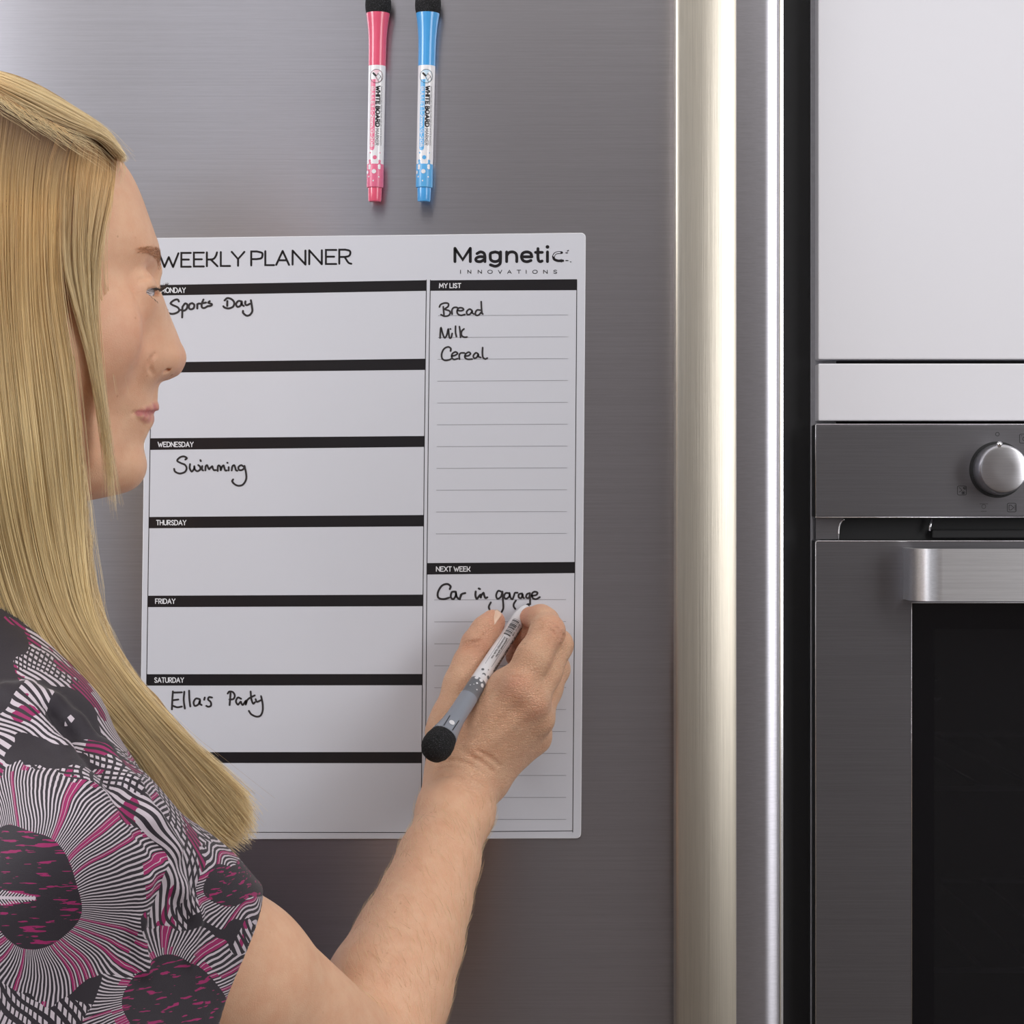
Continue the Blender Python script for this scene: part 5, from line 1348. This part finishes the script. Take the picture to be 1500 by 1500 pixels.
# front yoke ridge and seam following the shoulder
def ridge(pts, r, off, mode='u', k=.006):
    out = []
    for x, y in pts:
        p0 = np.array(P(x, y, .52), F32); dr = np.array(P(x, y, .2), F32)-p0; dr /= np.linalg.norm(dr); p = p0.copy()
        for _ in range(60):
            d = float(BL.near(p[None])[0])
            if d < .0004: break
            p = p+dr*max(d*.7, .0004)
        out.append((p+dr*off, r))
    BL.chain(out, k, mode)
ridge([(38, 1010), (75, 1030), (110, 1060), (150, 1100), (190, 1150), (222, 1200), (255, 1245)], .0045, .0012)
ridge([(60, 1040), (100, 1078), (140, 1120), (175, 1170), (205, 1215), (240, 1262)], .0028, -.0003, 's', .005)
ridge([(8, 1012), (50, 1050), (90, 1098), (125, 1150)], .0040, .0016)
ridge([(232, 1268), (262, 1300), (285, 1340), (275, 1400)], .0030, .0010)
ridge([(215, 1290), (200, 1350), (210, 1420)], .0028, .0008)
# neck opening, hem and armholes
nk = Vector((NB.x+.026, NB.y+.026, NB.z+.046))
BL.ell(nk, (.056, .056, .034), None, .004, 's')
def cutplane(c, n_):
    c = v3(c); n_ = v3(n_)
    def fn(p): return (p-c)@n_
    return fn
hem = P(322, 1408, .345); va = P(357, 1314, .36)-P(287, 1500, .33); n_h = va.cross(Vector((0, 1, 0))).normalized()
if n_h.dot(AXA) < 0: n_h = -n_h
n_h = (n_h*.9+AXA*.35).normalized()
def armcut(p):
    d = cutplane(hem, n_h)(p)
    return np.where((p[:, 0] > SH.x+.03) & (p[:, 1] < -.20), d, -.05).astype(F32)
BL.add(armcut, (SH.x+.03, -.52, 1.0), (.1, -.20, 1.35), .002, 'i')
heml = mixv(SHl, ELl, .42); axl = (ELl-SHl).normalized()
def armcut2(p):
    d = cutplane(heml, axl)(p); return np.where((p[:, 0] < SHl.x+.01) & (p[:, 1] > SHl.y-.02), d, -.05).astype(F32)
BL.add(armcut2, (-.60, SHl.y-.02, .9), (SHl.x+.01, 0, 1.3), .002, 'i')
BL.add(lambda p: (.86-p[:, 2]).astype(F32), (-1, -1, .5), (1, 1, 1.2), .004, 'i')
# hollow the sleeve end so the cloth stands off the arm
BL.rc(hem-AXA*.010, hem+AXA*.06, .0465, .0470, .002, 's') if False else None
cp_, cq_ = mesh_field(BL, np.array([-.62, -.56, .80], F32), np.array([.02, -.02, 1.44], F32), .0026, 1)
# pattern coordinates: metres measured on the cloth as it hangs
t = NT('blouse_print')
geo = t.tex('Object')
warp = t.n('TexNoise'); t.l(geo, warp.inputs['Vector']); warp.inputs['Scale'].default_value = 16; warp.inputs['Detail'].default_value = 1
wsub = t.n('VectorMath', operation='SUBTRACT'); t.l(warp.outputs['Color'], wsub.inputs[0]); wsub.inputs[1].default_value = (.5, .5, .5)
wsc = t.n('VectorMath', operation='SCALE'); t.l(wsub.outputs[0], wsc.inputs[0]); wsc.inputs['Scale'].default_value = .035
wadd = t.n('VectorMath', operation='ADD'); t.l(geo, wadd.inputs[0]); t.l(wsc.outputs[0], wadd.inputs[1]); wv_ = wadd.outputs[0]
def sep(vec):
    x = t.n('SeparateXYZ'); t.l(vec, x.inputs[0]); return x.outputs
WX, WY, WZ = sep(wv_); GX, GY, GZ = sep(geo)
def feather(cx, cz, reach, disc_r, nrays, twist, seed):
    """a disc with a wreath of fine rays: returns (mask, line, inside disc, magenta mask)"""
    dx = t.math('SUBTRACT', WX, cx); dz = t.math('SUBTRACT', WZ, cz)
    r = t.math('SQRT', t.math('ADD', t.math('MULTIPLY', dx, dx), t.math('MULTIPLY', dz, dz)))
    ang = t.math('ARCTAN2', dz, dx)
    a2 = t.math('ADD', t.math('MULTIPLY', ang, nrays/6.2832), t.math('MULTIPLY', r, twist))
    nn = t.noise(wv_, 120, 2)
    fr_ = t.math('FRACT', t.math('ADD', a2, t.math('MULTIPLY', nn, .55)))
    line = t.math('GREATER_THAN', fr_, .58)
    cell = t.math('FLOOR', a2); wn = t.n('TexWhiteNoise', noise_dimensions='2D'); cmb = t.n('CombineXYZ'); t.l(cell, cmb.inputs[0])
    t.l(t.math('FLOOR', t.math('MULTIPLY', r, 38)), cmb.inputs[1]); cmb.inputs[2].default_value = seed; t.l(cmb.outputs[0], wn.inputs['Vector'])
    mag = t.math('MULTIPLY', t.math('GREATER_THAN', wn.outputs['Value'], .80), t.math('LESS_THAN', fr_, .88))
    reach_n = t.math('ADD', reach, t.math('MULTIPLY', t.math('SUBTRACT', t.noise(wv_, 30, 2), .5), .05))
    return t.math('LESS_THAN', r, reach_n), line, t.math('LESS_THAN', r, disc_r), mag, r, ang
BLACK, WHITE, MAG = lin((36, 28, 38)), lin((200, 188, 197)), lin((150, 22, 92))
# ground: crossing brush hatching
w1 = t.n('TexWave', wave_type='BANDS', bands_direction='DIAGONAL'); t.l(wv_, w1.inputs['Vector']); w1.inputs['Scale'].default_value = 100; w1.inputs['Distortion'].default_value = 7; w1.inputs['Detail'].default_value = 1; w1.inputs['Detail Scale'].default_value = .35
w2 = t.n('TexWave', wave_type='BANDS', bands_direction='X'); t.l(wv_, w2.inputs['Vector']); w2.inputs['Scale'].default_value = 115; w2.inputs['Distortion'].default_value = 6; w2.inputs['Detail'].default_value = 1; w2.inputs['Detail Scale'].default_value = .3
big = t.noise(wv_, 11, 2, .5)
l1 = t.math('GREATER_THAN', w1.outputs['Fac'], .45); l2 = t.math('GREATER_THAN', w2.outputs['Fac'], .30)
pat = t.mix(t.math('GREATER_THAN', big, .50), t.mix(l1, BLACK, WHITE), t.mix(t.math('MULTIPLY', l1, l2), BLACK, WHITE))
mz = t.math('MULTIPLY', t.math('GREATER_THAN', t.noise(t.tex('Object', scale=(30, 30, 12), rot=(0, .6, 0)), 1.6, 3), .60), l1)
pat = t.mix(mz, pat, MAG)
dk = t.math('GREATER_THAN', t.noise(wv_, 19, 2, .4), .55)
pat = t.mix(dk, pat, BLACK)
# grey watery folds of print along the shoulder
FE = []
def px2(x, y, d=.46): p = P(x, y, d); return p.x, p.z
for (x, y, reach, dr, nr, tw, sd) in ((345, 1300, .024, .014, 80, 90, 5), (240, 1480, .042, .022, 110, 40, 7), (70, 1292, .056, .0262, 150, 6, 1)):
    cx, cz = px2(x, y); mask, line, ins, mag, r_, an_ = feather(cx, cz, reach, dr, nr, tw, sd)
    c_ = t.mix(line, BLACK, WHITE); c_ = t.mix(mag, c_, MAG); pat = t.mix(mask, pat, c_)
    strk = t.math('MULTIPLY', t.math('GREATER_THAN', t.noise(t.tex('Object', scale=(90, 90, 620), rot=(0, .62 if sd < 6 else 1.5, 0)), 1.0, 2), .60), 1)
    pat = t.mix(ins, pat, t.mix(strk, BLACK, MAG))
# small pale feather tip inside the big disc
cx, cz = px2(20, 1302); dx = t.math('SUBTRACT', GX, cx); dz = t.math('SUBTRACT', GZ, cz)
barb = t.math('LESS_THAN', t.math('FRACT', t.math('MULTIPLY', t.math('ADD', dx, t.math('MULTIPLY', t.math('ABSOLUTE', dz), -.9)), 620)), .45)
env = t.math('LESS_THAN', t.math('ADD', t.math('ABSOLUTE', dz), t.math('MULTIPLY', t.math('ABSOLUTE', dx), .16)), .0036)
spine = t.math('LESS_THAN', t.math('ABSOLUTE', dz), .0007)
rng_ = t.math('LESS_THAN', t.math('ABSOLUTE', dx), .0165)
pat = t.mix(t.math('MULTIPLY', rng_, t.math('MAXIMUM', t.math('MULTIPLY', barb, env), spine)), pat, WHITE)
t.l(pat, t.b.inputs['Base Color']); t.set(Roughness=.7); t.b.inputs['Sheen Weight'].default_value = .15
wv2 = t.noise(geo, 1800, 2); t.bump(wv2, .25, .0005); M['blouse'] = t.m
blouse = mesh_obj('blouse', cp_, cq_, M['blouse'], person)
# trousers and shoes (below the frame)
TR = Field()
hipc = Vector((CH.x-.005, CH.y, .87)); TR.ell(hipc, (.105, .150, .13), AX3, .03)
M['trousers'] = plain('dark_trousers', (34, 36, 44), .8); M['shoe'] = plain('black_leather', (22, 22, 24), .35)
for s in (1, -1):
    h = hipc+sh_ax*(.08*s); kn = h+fw_ax*.03+Vector((0, 0, -.38)); an = h+fw_ax*.0+Vector((0, 0, -.79)); an.z = .09
    TR.chain([(h, .085), (kn, .058), (an, .042)], .03)
tp_, tq_ = mesh_field(TR, np.array([-.62, -.62, .02], F32), np.array([.05, -.0, 1.02], F32), .007, 1)
mesh_obj('trousers', tp_, tq_, M['trousers'], person)
for s in (1, -1):
    SHF = Field(); a_ = hipc+sh_ax*(.08*s); a_.z = .055
    SHF.chain([(a_-fw_ax*.02, .040), (a_+fw_ax*.06+Vector((0, 0, -.012)), .036), (a_+fw_ax*.15+Vector((0, 0, -.025)), .030)], .03)
    SHF.add(lambda p: (.002-p[:, 2]).astype(F32), (-1, -1, -.1), (1, 1, .2), .004, 'i')
    sp_, sq_ = mesh_field(SHF, np.array([a_.x-.25, a_.y-.25, -.02], F32), np.array([a_.x+.25, a_.y+.25, .14], F32), .005, 1)
    mesh_obj('shoe', sp_, sq_, M['shoe'], person)
